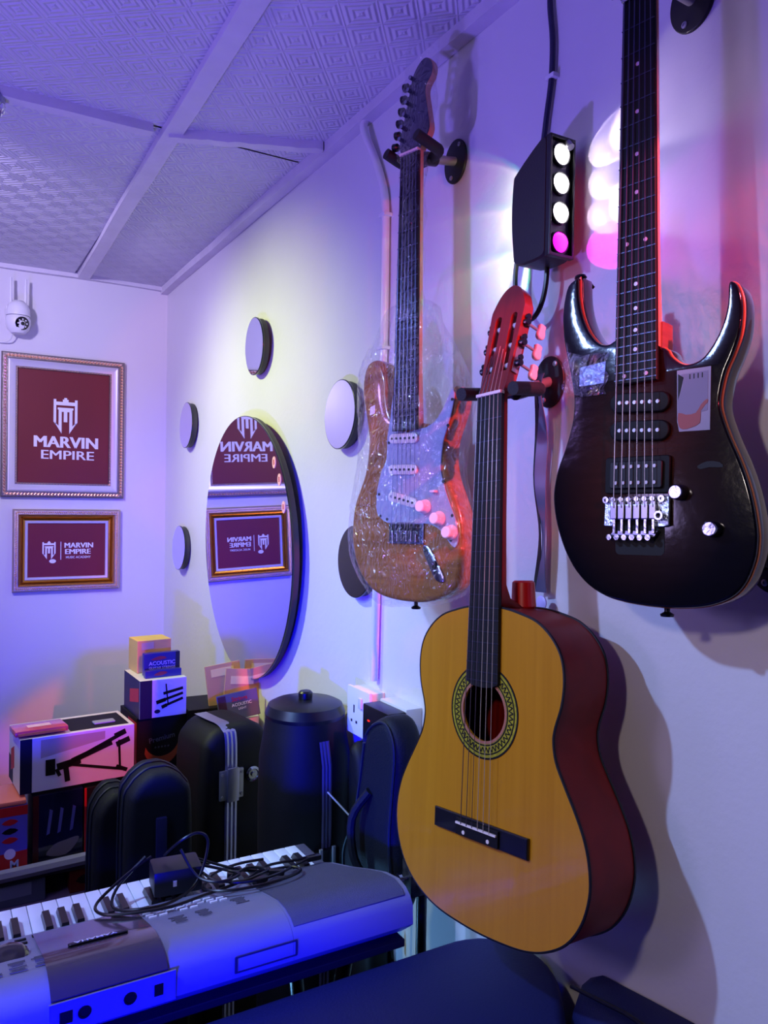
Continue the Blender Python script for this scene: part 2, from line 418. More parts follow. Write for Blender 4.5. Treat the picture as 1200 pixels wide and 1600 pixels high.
# ceiling boards between the battens, each sagging a little
xs = [XL, -2.9, -1.65, -.385, 0]; ysb = [YF, -.45, .76, 1.97, YB]
for i in range(len(xs)-1):
    for j in range(len(ysb)-1):
        x0, x1, y0, y1 = xs[i]+.004, xs[i+1]-.004, ysb[j]+.004, ysb[j+1]-.004
        b_ = MB(); n = 8
        V = [[b_.bm.verts.new((x0+(x1-x0)*a/n, y0+(y1-y0)*c/n, H+.004-.010*math.sin(math.pi*a/n)*math.sin(math.pi*c/n)*(.5+((i*3+j*5) % 4)/4))) for a in range(n+1)] for c in range(n+1)]
        for a in range(n):
            for c in range(n): b_.bm.faces.new((V[c][a], V[c+1][a], V[c+1][a+1], V[c][a+1]))
        b_.build('ceiling_panel', ceilm, ceil, 60)
def batten(name, p0, p1, wd, th, wob=.004, m=None):
    p0, p1 = Vector(p0), Vector(p1); d = (p1-p0); n = 24; s = Vector((d.y, -d.x, 0)).normalized()
    b_ = MB(); prev = None; rnd = random.Random(name)
    for k in range(n+1):
        p = p0+d*k/n+s*rnd.uniform(-wob, wob)*.5; z = Vector((0, 0, rnd.uniform(-wob, wob)*.3))
        rg = b_.ring([p-s*wd/2+z, p-s*wd/2*.9+z-Vector((0, 0, th)), p+s*wd/2*.9+z-Vector((0, 0, th)), p+s*wd/2+z, p+s*wd/2+Vector((0, 0, .01)), p-s*wd/2+Vector((0, 0, .01))])
        if prev: b_.bridge(prev, rg)
        else: b_.bm.faces.new(rg)
        prev = rg
    b_.bm.faces.new(prev)
    return struct(b_.build(name, m or trimm, None, 30))
batten('trim_1', (-.46, YF, H), (-.352, YB, H), .05, .010)
batten('trim_2', (-1.62, 1.985, H), (-.43, 1.972, H), .035, .018)
batten('trim_3', (-.385, 1.976, H), (-.030, 1.832, H), .032, .018)
batten('trim_4', (-1.65, YF, H), (-1.65, YB, H), .05, .010)
batten('trim_5', (-1.62, .76, H), (-.45, .76, H), .035, .018)
batten('trim_6', (-.40, .76, H), (-.02, .74, H), .035, .018)
# wall-ceiling cover strips
batten('trim_7', (-.017, YF, H), (-.017, YB, H), .034, .022, .006)
batten('trim_8', (XL, YB-.012, H), (0, YB-.012, H), .026, .012, .005)

# ------------------------------------------------------------------ framed signs
SHIELD = [[(0, 1), (.12, 1), (.12, .90), (.30, .87), (.30, .80), (.36, .80), (.36, .98), (.48, .98), (.48, .94), (.52, .94), (.52, .98), (.64, .98), (.64, .80), (.70, .80), (.70, .87), (.88, .90), (.88, 1), (1, 1), (1, .32), (.66, 0), (.66, .60), (.57, .60), (.57, .24), (.43, .24), (.43, .60), (.34, .60), (.34, 0), (0, .32)]]
def logo(parent, x, y, wd, ht, note=False):
    b_ = MB()
    def P(l): return [(x+(px-.5)*wd, y+(py-.5)*ht) for px, py in l]
    # battlement top and outer walls of the shield
    b_.poly(P([(0, 1), (.11, 1), (.11, .93), (.38, .93), (.38, 1), (.44, 1), (.44, 1.05), (.56, 1.05), (.56, 1), (.62, 1), (.62, .93), (.89, .93), (.89, 1), (1, 1), (1, .34), (.89, .24), (.89, .83), (.11, .83), (.11, .24), (0, .34)]))
    # inner letter M whose legs run down to the points
    b_.poly(P([(.17, .76), (.83, .76), (.83, .70), (.79, .70), (.79, .22), (.89, .30), (.96, .32), (.66, 0), (.66, .64), (.575, .64), (.575, .34), (.425, .34), (.425, .64), (.34, .64), (.34, 0), (.04, .32), (.11, .30), (.21, .22), (.21, .70), (.17, .70)]))
    if note: b_.poly([(x+.28*wd+p[0], y-.62*ht+p[1]) for p in circ(0, 0, wd*.26, 16, ht*.12)])
    return b_.build('logo', whitep, parent, 0)
def moulding(fr, wd, ht, prof, name, m):
    """sweep a (inset, height) profile round a rectangle centred on 0"""
    b_ = MB(); prev = None; rings = []
    for ins, z in prof:
        a, c = wd/2-ins, ht/2-ins; rings.append(b_.ring([(-a, -c, z), (a, -c, z), (a, c, z), (-a, c, z)]))
    for p, q in zip(rings, rings[1:]): b_.bridge(p, q)
    return b_.build(name, m, fr, 25)
def rope(fr, wd, ht, ins, z, step, r, name, m, twist=35):
    b_ = MB(); a, c = wd/2-ins, ht/2-ins
    for x0, y0, x1, y1 in ((-a, -c, a, -c), (a, -c, a, c), (a, c, -a, c), (-a, c, -a, -c)):
        L_ = math.hypot(x1-x0, y1-y0); n = int(L_/step); ang = math.atan2(y1-y0, x1-x0)+R(twist)
        for k in range(n):
            t = (k+.5)/n; cx, cy = x0+(x1-x0)*t, y0+(y1-y0)*t; u_ = Vector((math.cos(ang), math.sin(ang), 0)); v_ = Vector((-u_.y, u_.x, 0))
            o = Vector((cx, cy, z)); V = b_.ring([o+u_*r*1.5, o+v_*r*.7, o-u_*r*1.5, o-v_*r*.7, o+Vector((0, 0, r*.8))])
            for q in range(4): b_.bm.faces.new((V[q], V[(q+1) % 4], V[4]))
    return stuff(b_.build(name, m, fr, 0))
# upper sign
fx, fz, fwid, fhei = -.419, 1.838, .472, .577
fr = thing('framed_sign', 'upper wall frame in silver rope moulding, maroon print with castle shield reading MARVIN EMPIRE', 'frame', onback(fx, fz))
moulding(fr, fwid, fhei, [(0, 0), (0, .018), (.004, .022), (.022, .024), (.025, .018)], 'outer_moulding', silverleaf)
moulding(fr, fwid, fhei, [(.025, .018), (.030, .020), (.046, .014), (.052, .013)], 'inner_moulding', lilacmould)
moulding(fr, fwid, fhei, [(.052, .013), (.054, .017), (.059, .017), (.061, .008)], 'bead_edge', silverleaf)
rope(fr, fwid, fhei, .013, .0240, .0125, .0078, 'rope_ornament', ropeleaf)
rope(fr, fwid, fhei, .0565, .0172, .011, .0036, 'bead_ornament', ropeleaf, 0)
p = MB().box((-fwid/2+.055, -fhei/2+.055, .004), (fwid/2-.055, fhei/2-.055, .009)).build('print', maroon, fr, 0)
g = logo(p, .004, .045, .092, .140); g.matrix_local = T(0, 0, .0092)
text('MARVIN', .066, .0006, 0, 'lettering', whitep, p, T(.006, -.063, .0095), 1.04, fat=.085)
text('EMPIRE', .052, .0006, 0, 'lettering', whitep, p, T(.012, -.115, .0095), 1.28, fat=.05)
# lower sign
fx, fz, fwid, fhei = -.403, 1.334, .414, .334
fr = thing('framed_sign', 'lower wall frame in gold and silver moulding, maroon print reading MARVIN EMPIRE MUSIC ACADEMY', 'frame', onback(fx, fz))
moulding(fr, fwid, fhei, [(0, 0), (0, .020), (.006, .026), (.020, .027), (.024, .018)], 'outer_moulding', mat('champagne_leaf', (.80, .72, .70), .3, .8, bump=.8, bscale=420))
moulding(fr, fwid, fhei, [(.024, .018), (.030, .022), (.036, .012), (.040, .016), (.046, .013)], 'gold_moulding', gold)
moulding(fr, fwid, fhei, [(.046, .013), (.048, .016), (.056, .014), (.058, .008)], 'inner_moulding', lilacmould)
rope(fr, fwid, fhei, .013, .0268, .0070, .0042, 'bead_ornament', ropeleaf, 60)
p = MB().box((-fwid/2+.052, -fhei/2+.052, .004), (fwid/2-.052, fhei/2-.052, .009)).build('print', maroon, fr, 0)
g = logo(p, -.070, -.002, .050, .070, True); g.matrix_local = T(0, 0, .0092)
MB().box((-.026, -.040, .009), (-.0235, .034, .0095)).build('divider_line', whitep, p, 0)
text('MARVIN', .030, .0006, 0, 'lettering', whitep, p, T(.044, .018, .0095), 1.04, fat=.08)
text('EMPIRE', .030, .0006, 0, 'lettering', whitep, p, T(.040, -.008, .0095), 1.08, fat=.08)
text('MUSIC ACADEMY', .0135, .0006, .006, 'lettering', whitep, p, T(.043, -.031, .0095), .92)

# ------------------------------------------------------------------ security camera
sc = thing('security_camera', 'white dome security camera with two antennas high on the far wall', 'security camera', onback(-.600, 2.262))
MB().lathe([(0, .062), (.02, .060), (.036, .045), (.043, .025), (.044, .004), (.044, 0)], ((0, 0, .055), (0, 1, 0)), 28).build('cap', white, sc)
MB().box((-.045, -.005, .0), (.045, .04, .045), .008).build('mount', white, sc)
MB().lathe([(.042, -.002), (.046, -.012), (.046, -.030), (.040, -.052), (.026, -.068), (0, -.072)], ((0, 0, .055), (0, 1, 0)), 28).build('camera_head', white, sc)
ey = MB().lathe([(.026, 0), (.026, .006), (.020, .009), (0, .009)], ((.010, -.032, .088), (.25, -.25, 1)), 24).build('lens_panel', darkglass, sc)
MB().lathe([(.007, 0), (.007, .004), (0, .004)], ((.0124, -.0344, .0985), (.25, -.25, 1)), 16).build('lens', black, ey)
b_ = MB(); d_ = Vector((.25, -.25, 1)).normalized(); a_ = d_.orthogonal().normalized(); c_ = d_.cross(a_); o_ = Vector((.010, -.032, .088))+d_*.009
for k in range(8):
    q = o_+(a_*math.cos(k*math.pi/4)+c_*math.sin(k*math.pi/4))*.0165; b_.cyl(q, q+d_*.0015, .0028, n=8)
stuff(b_.build('infrared_leds', white, ey))
for x in (-.026, .026): MB().cyl((x, .02, .05), (x*1.05, .150, .050), .0065, .0045, 12).build('antenna', white, sc)
MB().tube(smooth([(-.02, -.07, .05), (-.03, -.095, .03), (-.07, -.10, .01), (-.16, -.085, .006)], 5, False), .0025).build('cable', white, sc)

# ------------------------------------------------------------------ wall mirrors
BIGN = Vector((-1, math.tan(R(1.25)), math.tan(R(-1.5)))).normalized()
def mirror(name, y, z, r, label, grp=None, n=48, nrm=Vector((-1, 0, 0)), m=None, x=-.002, back=.016):
    Z = nrm; Y = (Vector((0, 0, 1))-Z*Z.z).normalized(); X = Y.cross(Z)
    t = thing(name, label, 'mirror', pose((x, y, z), X, Y, Z), grp)
    MB().prism(circ(0, 0, r-.003, n), 0, back, 0).build('backing_board', mirback, t, 30)
    MB().prism(circ(0, 0, r, n), back, back+.0055, .0008, 2).build('glass_edge', rimm, t, 30)
    MB().prism(circ(0, 0, r-.0022, n), back+.0050, back+.0060).build('mirror_glass', m or mirrorm, t, 30)
    return t
big = mirror('wall_mirror', 2.37, 1.402, .415, 'large round frameless wall mirror reflecting both framed signs', None, 96, BIGN, x=-.014)
g2 = 'small round mirrors round the big one'
def tl(a, b__): return Vector((-1, a, b__)).normalized()
mirror('small_mirror', 2.31, 2.03, .089, 'small round mirror above the top of the large mirror', g2, nrm=tl(.05, -.03), x=-.008)
mirror('small_mirror', 3.055, 1.842, .090, 'upper small round mirror to the left of the large mirror', g2, nrm=tl(.01, .02), x=-.006)
mirror('small_mirror', 3.138, 1.354, .089, 'lower small round mirror to the left of the large mirror', g2, nrm=tl(-.01, .03), x=-.006)
mirror('small_mirror', 1.721, 1.765, .086, 'small round lilac-reflecting mirror beside the plastic-wrapped guitar', g2, nrm=tl(.02, .02), x=-.006)
mirror('small_mirror', 1.640, 1.408, .086, 'small round mirror with painted dark reflection, half hidden behind the wrapped guitar body', g2, m=darkglass)  # black gloss glass stands in for this mirror's dark reflection
# little stickers on the big mirror
for k, (yy, zz) in enumerate(((2.085, 1.660), (2.045, 1.610), (2.015, 1.533))):
    s_ = MB().prism(circ(0, 0, .0125, 20, .017), 0, .0012, 0).build('sticker', mat('pink_sticker', (.95, .72, .66), .5), big, 0)
    loc = big.matrix_world.inverted() @ Vector((-.035, yy, zz)); s_.matrix_local = T(loc.x, loc.y, .0222)
    text('B', .02, .0005, .01, 'sticker_mark', redprint, s_, T(0, 0, .0014))

# ------------------------------------------------------------------ conduit, cable
con = smooth([(-.012, 1.621, 2.464), (-.02, 1.630, 2.43), (-.012, 1.586, 2.343), (-.011, 1.550, 2.270), (-.011, 1.538, 2.215), (-.011, 1.536, 2.10), (-.011, 1.536, 1.96), (-.011, 1.543, 1.7), (-.011, 1.552, 1.4), (-.011, 1.557, 1.14)], 5, False)
ct = thing('wall_conduit', 'white painted conduit pipe running down the wall to the socket', 'pipe')
MB().tube(con, .0095, 10).build('pipe', mat('painted_pvc', (.86, .84, .86), .3, bump=.4, bscale=60), ct)
for zz, yy in ((2.20, 1.5375), (1.90, 1.538)): MB().box((-.022, yy-.013, zz-.004), (0, yy+.013, zz+.004), .001).build('clip', white, ct, 0)
cab = thing('lamp_cable', 'blue-grey cable running down the wall to the LED bar', 'cable')
MB().tube(smooth([(-.008, .998, 2.463), (-.008, 1.004, 2.394), (-.008, .996, 2.326), (-.008, .997, 2.263), (-.008, 1.007, 2.204), (-.010, 1.015, 2.150), (-.03, 1.01, 2.12), (-.035, .998, 2.085)], 6, False), .0048, 8).build('cable', mat('navy_cable', (.12, .12, .26), .4), cab)
MB().box((-.014, .986, 2.260), (0, 1.006, 2.267), .001).build('clip', white, cab, 0)

# ------------------------------------------------------------------ LED bar light
def led_bar():
    t = thing('led_bar_light', 'black LED bar light on the wall with three white lenses and one magenta', 'light', None)
    x0, x1, y0, y1, z0, z1 = -.074, -.022, .932, 1.012, 1.934, 2.122
    # curved shell: outline in (y,z), extruded along x
    def sect(x, ins):
        pts = [(y0, z1-.002), (y0+.012, z1+.004), (y1-.010, z1-.030), (y1-.001, z1-.045), (y1+.002, 2.02), (y1-.003, z0+.030), (y1-.012, z0+.006), (y0+.012, z0+.004), (y0, z0+.012)]
        c_ = Vector((sum(p[0] for p in pts)/9, sum(p[1] for p in pts)/9))
        return [(x, c_.x+(p[0]-c_.x)*ins, c_.y+(p[1]-c_.y)*ins) for p in smooth([p for p in pts], 3, False)]
    b_ = MB(); A = b_.ring(sect(x0, .97)); B = b_.ring(sect(x0+.004, 1)); C_ = b_.ring(sect(x1, 1))
    b_.bridge(A, B); b_.bridge(B, C_); b_.bm.faces.new(A[::-1]); b_.bm.faces.new(C_)
    b_.build('housing', mat('lamp_housing', (.06, .05, .09), .5, bump=.2, bscale=300), t, 30)
    MB().box((x0, y0-.010, z0+.006), (x0+.004, y0, z1+.002), .001).build('hood_lip', black, t, 0)
    MB().box((x1-.004, y0-.010, z0+.006), (x1, y0, z1+.002), .001).build('hood_lip', black, t, 0)
    MB().box((x0, y0-.010, z1-.001), (x1, y0, z1+.004), .001).build('hood_lip', black, t, 0)
    MB().box((x0, y0-.010, z0+.004), (x1, y0, z0+.009), .001).build('hood_lip', black, t, 0)
    MB().box((x0+.004, y0-.001, z0+.010), (x1-.004, y0+.001, z1-.001)).build('lens_plate', mat('lens_plate', (.20, .18, .26), .3), t, 0)
    cols = [(1, .97, 1)]*3+[(1, 0, .95)]
    for k, (zz, c) in enumerate(zip((2.099, 2.054, 2.008, 1.962), cols)):
        rim = MB().lathe([(.0185, 0), (.0185, .006), (.0165, .007), (.0155, .004), (0, .004)], ((-.048, y0-.001, zz), (0, -1, 0)), 24).build('lens_rim', black, t)
        em = mat('lens_white' if k < 3 else 'lens_magenta', (.9, .9, .9), .1, emit=c, estr=5 if k < 3 else 2.2)
        MB().lathe([(.0158, .0045), (.013, .009), (.007, .012), (0, .013)], ((-.048, y0-.001, zz), (0, -1, 0)), 24).build('lens', em, rim)
        # beam that grazes the wall
        c_ = ((1, .82, 1), (1, .84, 1), (1, .78, 1), (1, .0, .85))[k]
        dz = (.16, .05, -.05, -.14)[k]
        q = Vector((-.030, y0-.012, zz)); lb_ = lamp('led_beam', 'SPOT', q, q+Vector((.74, -.67, dz)), (.09, .09, .085, .2)[k], c_, .0010, 70, .02)
        beam(lb_, (.3, -.95, dz), .22, 2.2, 4, 4.0)
        if k in (0, 2, 3):
            q = Vector((-.048, y0-.016, zz)); lb_ = lamp('led_far_beam', 'SPOT', q, q+Vector((.34, -.94, dz+.08)), (1.3, 0, 1.1, 1.3)[k], c_, .002, 58, .35)
            beam(lb_, (.12, -.99, dz), .15, 1.0, 5, 1)
    # far side lenses throw a rainbow-edged glow on the wall beyond
    for k, zz in enumerate((2.105, 2.055, 1.995)):
        for a_, c, e in ((72, (.05, 1, .35), .9), (67, (1, .15, .3), .9), (62, (.9, .85, .55), 1.5)):
            d = Vector((.33, .95, (-.06, -.30, -.55)[k])); q = Vector((-.05, y1+.012, zz))
            lb_ = lamp('led_back_beam', 'SPOT', q, q+d, e*(.5, .65, .8)[k], c, .003, a_, .04)
            beam(lb_, (.14, .98, (-.02, -.25, -.45)[k]), .35, .5, 5, 2.2)
    bb = MB()
    for zz in (2.07, 1.985): bb.cyl((-.05, y1-.002, zz), (-.05, y1+.008, zz), .012, .010, 16)
    bb.build('rear_lens', mat('rear_lens', (.8, .85, .8), .1, emit=(.8, .9, .7), estr=1.5), t)
    # wall bracket and its screw
    MB().box((x1, .95, 1.99), (0, .99, 2.03), .003).build('wall_bracket', black, t, 0)
    MB().cyl((-.036, y0-.002, z1+.002), (-.036, y0-.014, z1-.012), .006, .006, 10).build('screw', steel, t)
    return t
led_bar()
lp = thing('safety_ring', 'black cable loop with chrome clamp hanging under the LED bar', 'ring')
cc = Vector((-.03, 1.015, 1.935))
loop = [(cc.x, cc.y+.040*math.cos(a), cc.z+.075*math.sin(a)) for a in [R(x) for x in range(100, 440, 20)]]
MB().tube(smooth(loop, 3, False), .0042, 8).build('loop', black, lp)
for k in range(5):
    a = R(115+k*11); q = Vector((cc.x-.003, cc.y+.042*math.cos(a), cc.z+.078*math.sin(a)))
    MB().lathe([(.005, -.006), (.009, -.004), (.006, 0), (.010, .004), (.004, .007)], (q, (0, -math.sin(a), math.cos(a))), 10).build('clamp_link', chrome, lp)

# ------------------------------------------------------------------ guitar hangers
def hanger(y, z, reach, label, span=.062, yawd=0, drop=0, fwd=.062, rise=.022):
    t = thing('guitar_hanger', label, 'wall hanger', onwall(y, z) @ RY(0), 'black wall hangers for guitars')
    pl = MB().prism(circ(0, 0, .036, 40, .043), 0, .006, .002).build('wall_plate', blackm, t)
    for q in ((.016, .028), (-.010, -.030)):
        MB().lathe([(.0045, 0), (.0045, .0015), (.002, .0022), (.0018, .001), (0, .001)], ((q[0], q[1], .006), (0, 0, 1)), 12).build('screw', steel, pl)
    e = Vector((math.sin(R(yawd))*reach, drop, math.cos(R(yawd))*reach))
    MB().cyl((0, 0, .004), e*.92, .0085, n=16).build('arm', steel, t)
    f_ = e.normalized(); sdir = Vector((f_.z, 0, -f_.x))
    for s_ in (1, -1):
        pts = [e-f_*.008, e+sdir*s_*span*.30-f_*.004, e+sdir*s_*span*.52+f_*.004, e+sdir*s_*span*.60+f_*.022+Vector((0, .004, 0)), e+sdir*s_*span*.60+f_*fwd+Vector((0, rise, 0))]
        MB().tube(smooth([tuple(p) for p in pts], 4, False), .0105, 12).build('yoke_arm', foam, t)
    MB().cyl(e-f_*.022, e+f_*.006, .013, n=14).build('yoke_hub', black, t)
    return t
hanger(1.277, 2.227, .074, 'black wall hanger holding the plastic-wrapped guitar', .084, yawd=3, drop=-.012)
hanger(.994, 1.756, .092, 'black wall hanger holding the yellow classical guitar', .088, yawd=13, drop=-.026, fwd=.080, rise=.014)
hanger(.722, 2.243, .075, 'black wall hanger at the top right edge of the picture', yawd=2)
hanger(.585, 1.488, .022, 'black wall hanger half hidden behind the dark electric guitar body', .03, yawd=2, fwd=.012)

st = thing('hanging_strap', 'grey-black strap hanging straight down from the classical guitar hanger', 'strap')
for nm, m_, dy, dx, w_ in (('strap', mat('strap_grey', (.38, .38, .50), .35, .4), 0, 0, .010), ('strap_edge', blackm, .014, .004, .006)):
    b_ = MB(); pts = [(-.035+dx, .982, 1.765), (-.03+dx, .984, 1.70), (-.026+dx, .985, 1.60), (-.022+dx, .984, 1.50), (-.022+dx, .983, 1.405)]
    pts = smooth(pts, 6, False); A = []
    for i, p_ in enumerate(pts):
        a = .5*math.sin(i*.42+dy*40); s_ = Vector((math.sin(a), math.cos(a), 0))*w_; c0 = Vector(p_)+Vector((0, dy+.003*math.sin(i*.6), 0))
        rg = b_.ring([c0-s_, c0+s_, c0+s_+Vector((.0015, 0, 0)), c0-s_+Vector((.0015, 0, 0))])
        if A: b_.bridge(A, rg)
        A = rg
    b_.build(nm, m_, st)
MB().lathe([(.0, .0), (.011, .001), (.012, .004), (.009, .006), (0, .006)], ((-.020, .982, 1.388), (-1, 0, 0)), 20).build('end_button', mat('purple_lit_button', (.80, .76, .98), .4), st)  # purple light on the button is painted into its colour

# ------------------------------------------------------------------ guitars: shared builders
fretm = mat('fret_wire', (.28, .28, .36), .4, .9)
def fr_(n, S): return S*2**(-n/12)
def strings(parent, S, y1, wn, ws_, z0, z1, rad, mats, ytop=None):
    for i in range(6):
        t = i/5-.5; pts = [(t*wn, S, z0), (t*ws_, y1, z1)]
        if ytop: pts.insert(0, ytop(i, t))
        MB().tube(pts, rad[i], 6).build('string', mats[i], parent)

# ------------------------------------------------------------------ classical guitar
def classical():
    Mw = pose((-0.1981, 0.9084, 1.071), (0.1351, -0.9882, 0.0729), (0.0781, 0.0839, 0.9934), (-0.9878, -0.1285, 0.0885))
    t = thing('classical_guitar', 'yellow-topped classical guitar with red sides and slotted head, hanging nearest the camera', 'guitar', Mw)
    half = [(.000, .3265), (.036, .3250), (.066, .3190), (.098, .3090), (.124, .2900), (.1415, .2650), (.1475, .2340), (.1440, .2000), (.1340, .1700), (.1310, .1500), (.1360, .1240), (.1510, .0960), (.1700, .0640), (.1850, .0330), (.1930, .0000), (.1930, -.0330), (.1810, -.0700), (.1580, -.1010), (.1260, -.1220), (.0900, -.1345), (.0470, -.1400), (.0, -.1420)]
    pts = half+[(-x, y) for x, y in half[-2:0:-1]]
    out = smooth(pts, 4)
    D = .098
    hole = circ(0, .172, .0430, 40)
    MB().plate(offset(out, -.0005), [hole], -.003, 0).build('soundboard', spruce, t, 30)
    # sides and back as an open shell
    b_ = MB(); o2 = ccw(out); A = b_.ring([(p[0], p[1], -.001) for p in o2]); B = b_.ring([(p[0], p[1], -D) for p in o2]); b_.bridge(A, B)
    A2 = b_.ring([(p[0]*.985, p[1]*.985+.0014, -.003) for p in o2]); B2 = b_.ring([(p[0]*.985, p[1]*.985+.0014, -D+.003) for p in o2]); b_.bridge(A2, B2); b_.bridge(A, A2)
    b_.capf(B, True); b_.capf(B2, False)
    b_.build('back_and_sides', redwood, t, 30)
    for z in (-.0015, -D+.001):
        b_ = MB(); o3 = [(p[0], p[1], z) for p in offset(out, .0003)]; b_.tube(o3+[o3[0], o3[1]], .0022, 6, False)
        b_.build('binding', mat('navy_binding', (.03, .03, .06), .4), t)
    # rosette: rings of dark line and yellow green mosaic zigzag
    ro = MB().plate(circ(0, .172, .0665, 64), [circ(0, .172, .0445, 64)], 0, .0007).build('rosette', mat('rosette_yellow', (.62, .58, .14), .35, coat=.5, var=.35, vscale=220), t, 0)
    for r1, r2, mm in ((.0690, .0665, 'k'), (.0625, .0605, 'k'), (.0500, .0480, 'k'), (.0470, .0430, 'p')):
        MB().plate(circ(0, .172, r1, 64), [circ(0, .172, r2, 64)], .0002, .0011).build('inlay_ring', blackprint if mm == 'k' else mat('pale_ring', (.66, .42, .34), .4), ro, 0)
    b_ = MB(); n = 48
    for k in range(n):
        a0, a1, a2 = [2*math.pi*(k+q)/n for q in (0, .5, 1)]
        P_ = lambda a, r: (r*math.cos(a), .172+r*math.sin(a))
        b_.poly([P_(a0, .0515), P_(a0+.03, .0515), P_(a1+.03, .0595), P_(a1, .0595)], .001)
        b_.poly([P_(a1, .0595), P_(a1+.03, .0595), P_(a2+.03, .0515), P_(a2, .0515)], .001)
    stuff(b_.build('zigzag_inlay', blackprint, ro, 0, T(0, 0, .0003)))
    # neck, heel, fretboard
    S = .65
    b_ = MB(); prev = None
    for y, wd, dp in ((.655, .050, .020), (.60, .052, .021), (.45, .056, .023), (.36, .060, .026), (.340, .060, .040), (.328, .056, .075), (.3255, .050, .090)):
        rg = b_.ring([(wd/2*math.cos(a), y, -.001-dp*math.sin(a)) for a in [math.pi*k/10 for k in range(11)]])
        if prev: b_.bridge(prev, rg)
        else: b_.bm.faces.new(rg)
        prev = rg
    b_.bm.faces.new(prev); b_.build('neck', redwood, t, 50)
    out_fb = [(-.026, S), (.026, S), (.0305, .325), (.0325, .214), (.020, .2085), (0, .2065), (-.020, .2085), (-.0325, .214), (-.0305, .325)]
    MB().prism(out_fb, .0, .0065, .0005, 1).build('fretboard', rosew, t, 30)
    for k in range(1, 20):
        y = fr_(k, S); wd = .052+.0105*(S-y)/.325; 
        if y < .215: continue
        MB().box((-wd/2, y-.0007, .0060), (wd/2, y+.0007, .0072)).build('fret', fretm, t, 0)
    MB().box((-.026, S, .0), (.026, S+.005, .010), .0008).build('nut', cream, t, 0)
    # bridge
    br = MB().prism([(-.095, -.0145), (.095, -.0145), (.095, .0145), (-.095, .0145)], 0, .006, .002).build('bridge', mat('ebonised', (.035, .035, .07), .35, coat=.3), t, 0)
    MB().box((-.043, -.013, .005), (.043, .011, .0095), .001).build('tie_block', blackprint, br, 0)
    MB().box((-.041, .003, .009), (.041, .006, .0125)).build('saddle', cream, br, 0)
    for x in (-.026, .024): MB().cyl((x, -.0075, .009), (x, -.0075, .0103), .0030, n=12).build('dot', cream, br)
    rad = [.00075, .0007, .0006, .0006, .00055, .0005]
    def yt(i, t_): return (t_*.030+(.0 if i < 0 else 0), .735-abs(t_)*.03, -.012)
    strings(t, S, .0045, .043, .058, .0098, .0128, rad, [nylon]*3+[mat('clear_nylon', (.62, .56, .50), .3)]*3, yt)
    # slotted head, tilted back about the nut
    hd = MB(); ho = smooth([(-.026, 0), (-.0300, .05), (-.0330, .10), (-.0350, .140), (-.0330, .152), (-.0240, .172), (-.0130, .184), (0, .189), (.0130, .184), (.0240, .172), (.0330, .152), (.0350, .140), (.0330, .10), (.0300, .05), (.026, 0)], 2, False)
    sl = [[(c-.0065+.0, .035), (c+.0065, .035)]+[(c+.0065*math.cos(a), .130+.0065*math.sin(a)) for a in [math.pi*k/8 for k in range(9)]] for c in (-.0165, .0165)]
    hd.plate(ho, sl, -.020, 0); HM = T(0, S+.005, .002) @ RX(-13)
    head = hd.build('headstock', headwood, t, 30, HM)
    ys = (.048, .083, .118)
    for s_ in (-1, 1):
        for y in ys:
            MB().cyl((s_*.0085, y, -.010), (s_*.0245, y, -.010), .0048, n=14).build('string_roller', mat('ivory_roller', (.82, .80, .78), .4), head)
        xe = .0335
        tp = MB().box((s_*(xe-.003)-.0008, ys[0]-.015, -.016), (s_*(xe-.003)+.0012, ys[2]+.016, -.004)).build('tuner_plate', mat('nickel_plate', (.72, .62, .62), .3, .9), head, 0)
        for y in ys:
            xx = s_*.0350
            MB().cyl((xx-s_*.003, y, -.009), (xx+s_*.007, y, -.009), .0055, n=12).cyl((xx+s_*.002, y+.009, -.009), (xx+s_*.006, y+.009, -.009), .0045, n=12).build('gear', darkmetal, tp)
            MB().cyl((xx+s_*.003, y-.002, -.004), (xx+s_*.003, y-.002, -.033), .0024, n=10).build('tuner_shaft', steel, tp)
            b_ = MB().prism(smooth([(-.011, -.006), (-.004, -.008), (.004, -.0065), (.011, -.007), (.0125, 0), (.011, .006), (.004, .0055), (-.004, .0075), (-.011, .006), (-.013, 0)], 2), -.004, .004, .002)
            b_.build('tuner_button', pearl, tp, 40, T(xx+s_*.003, y-.002, -.042) @ RY(90) @ RZ(90))
    # heel cap with the red lamp's light painted into its colour
    MB().lathe([(.0, 0), (.017, .0), (.0195, .003), (.0175, .040), (.014, .043), (0, .043)], ((.006, .326, -.076), (0, 1, .05)), 24).build('heel_cap', mat('red_lit_cap', (.80, .05, .05), .35, coat=.4), t)
    return t
classical()

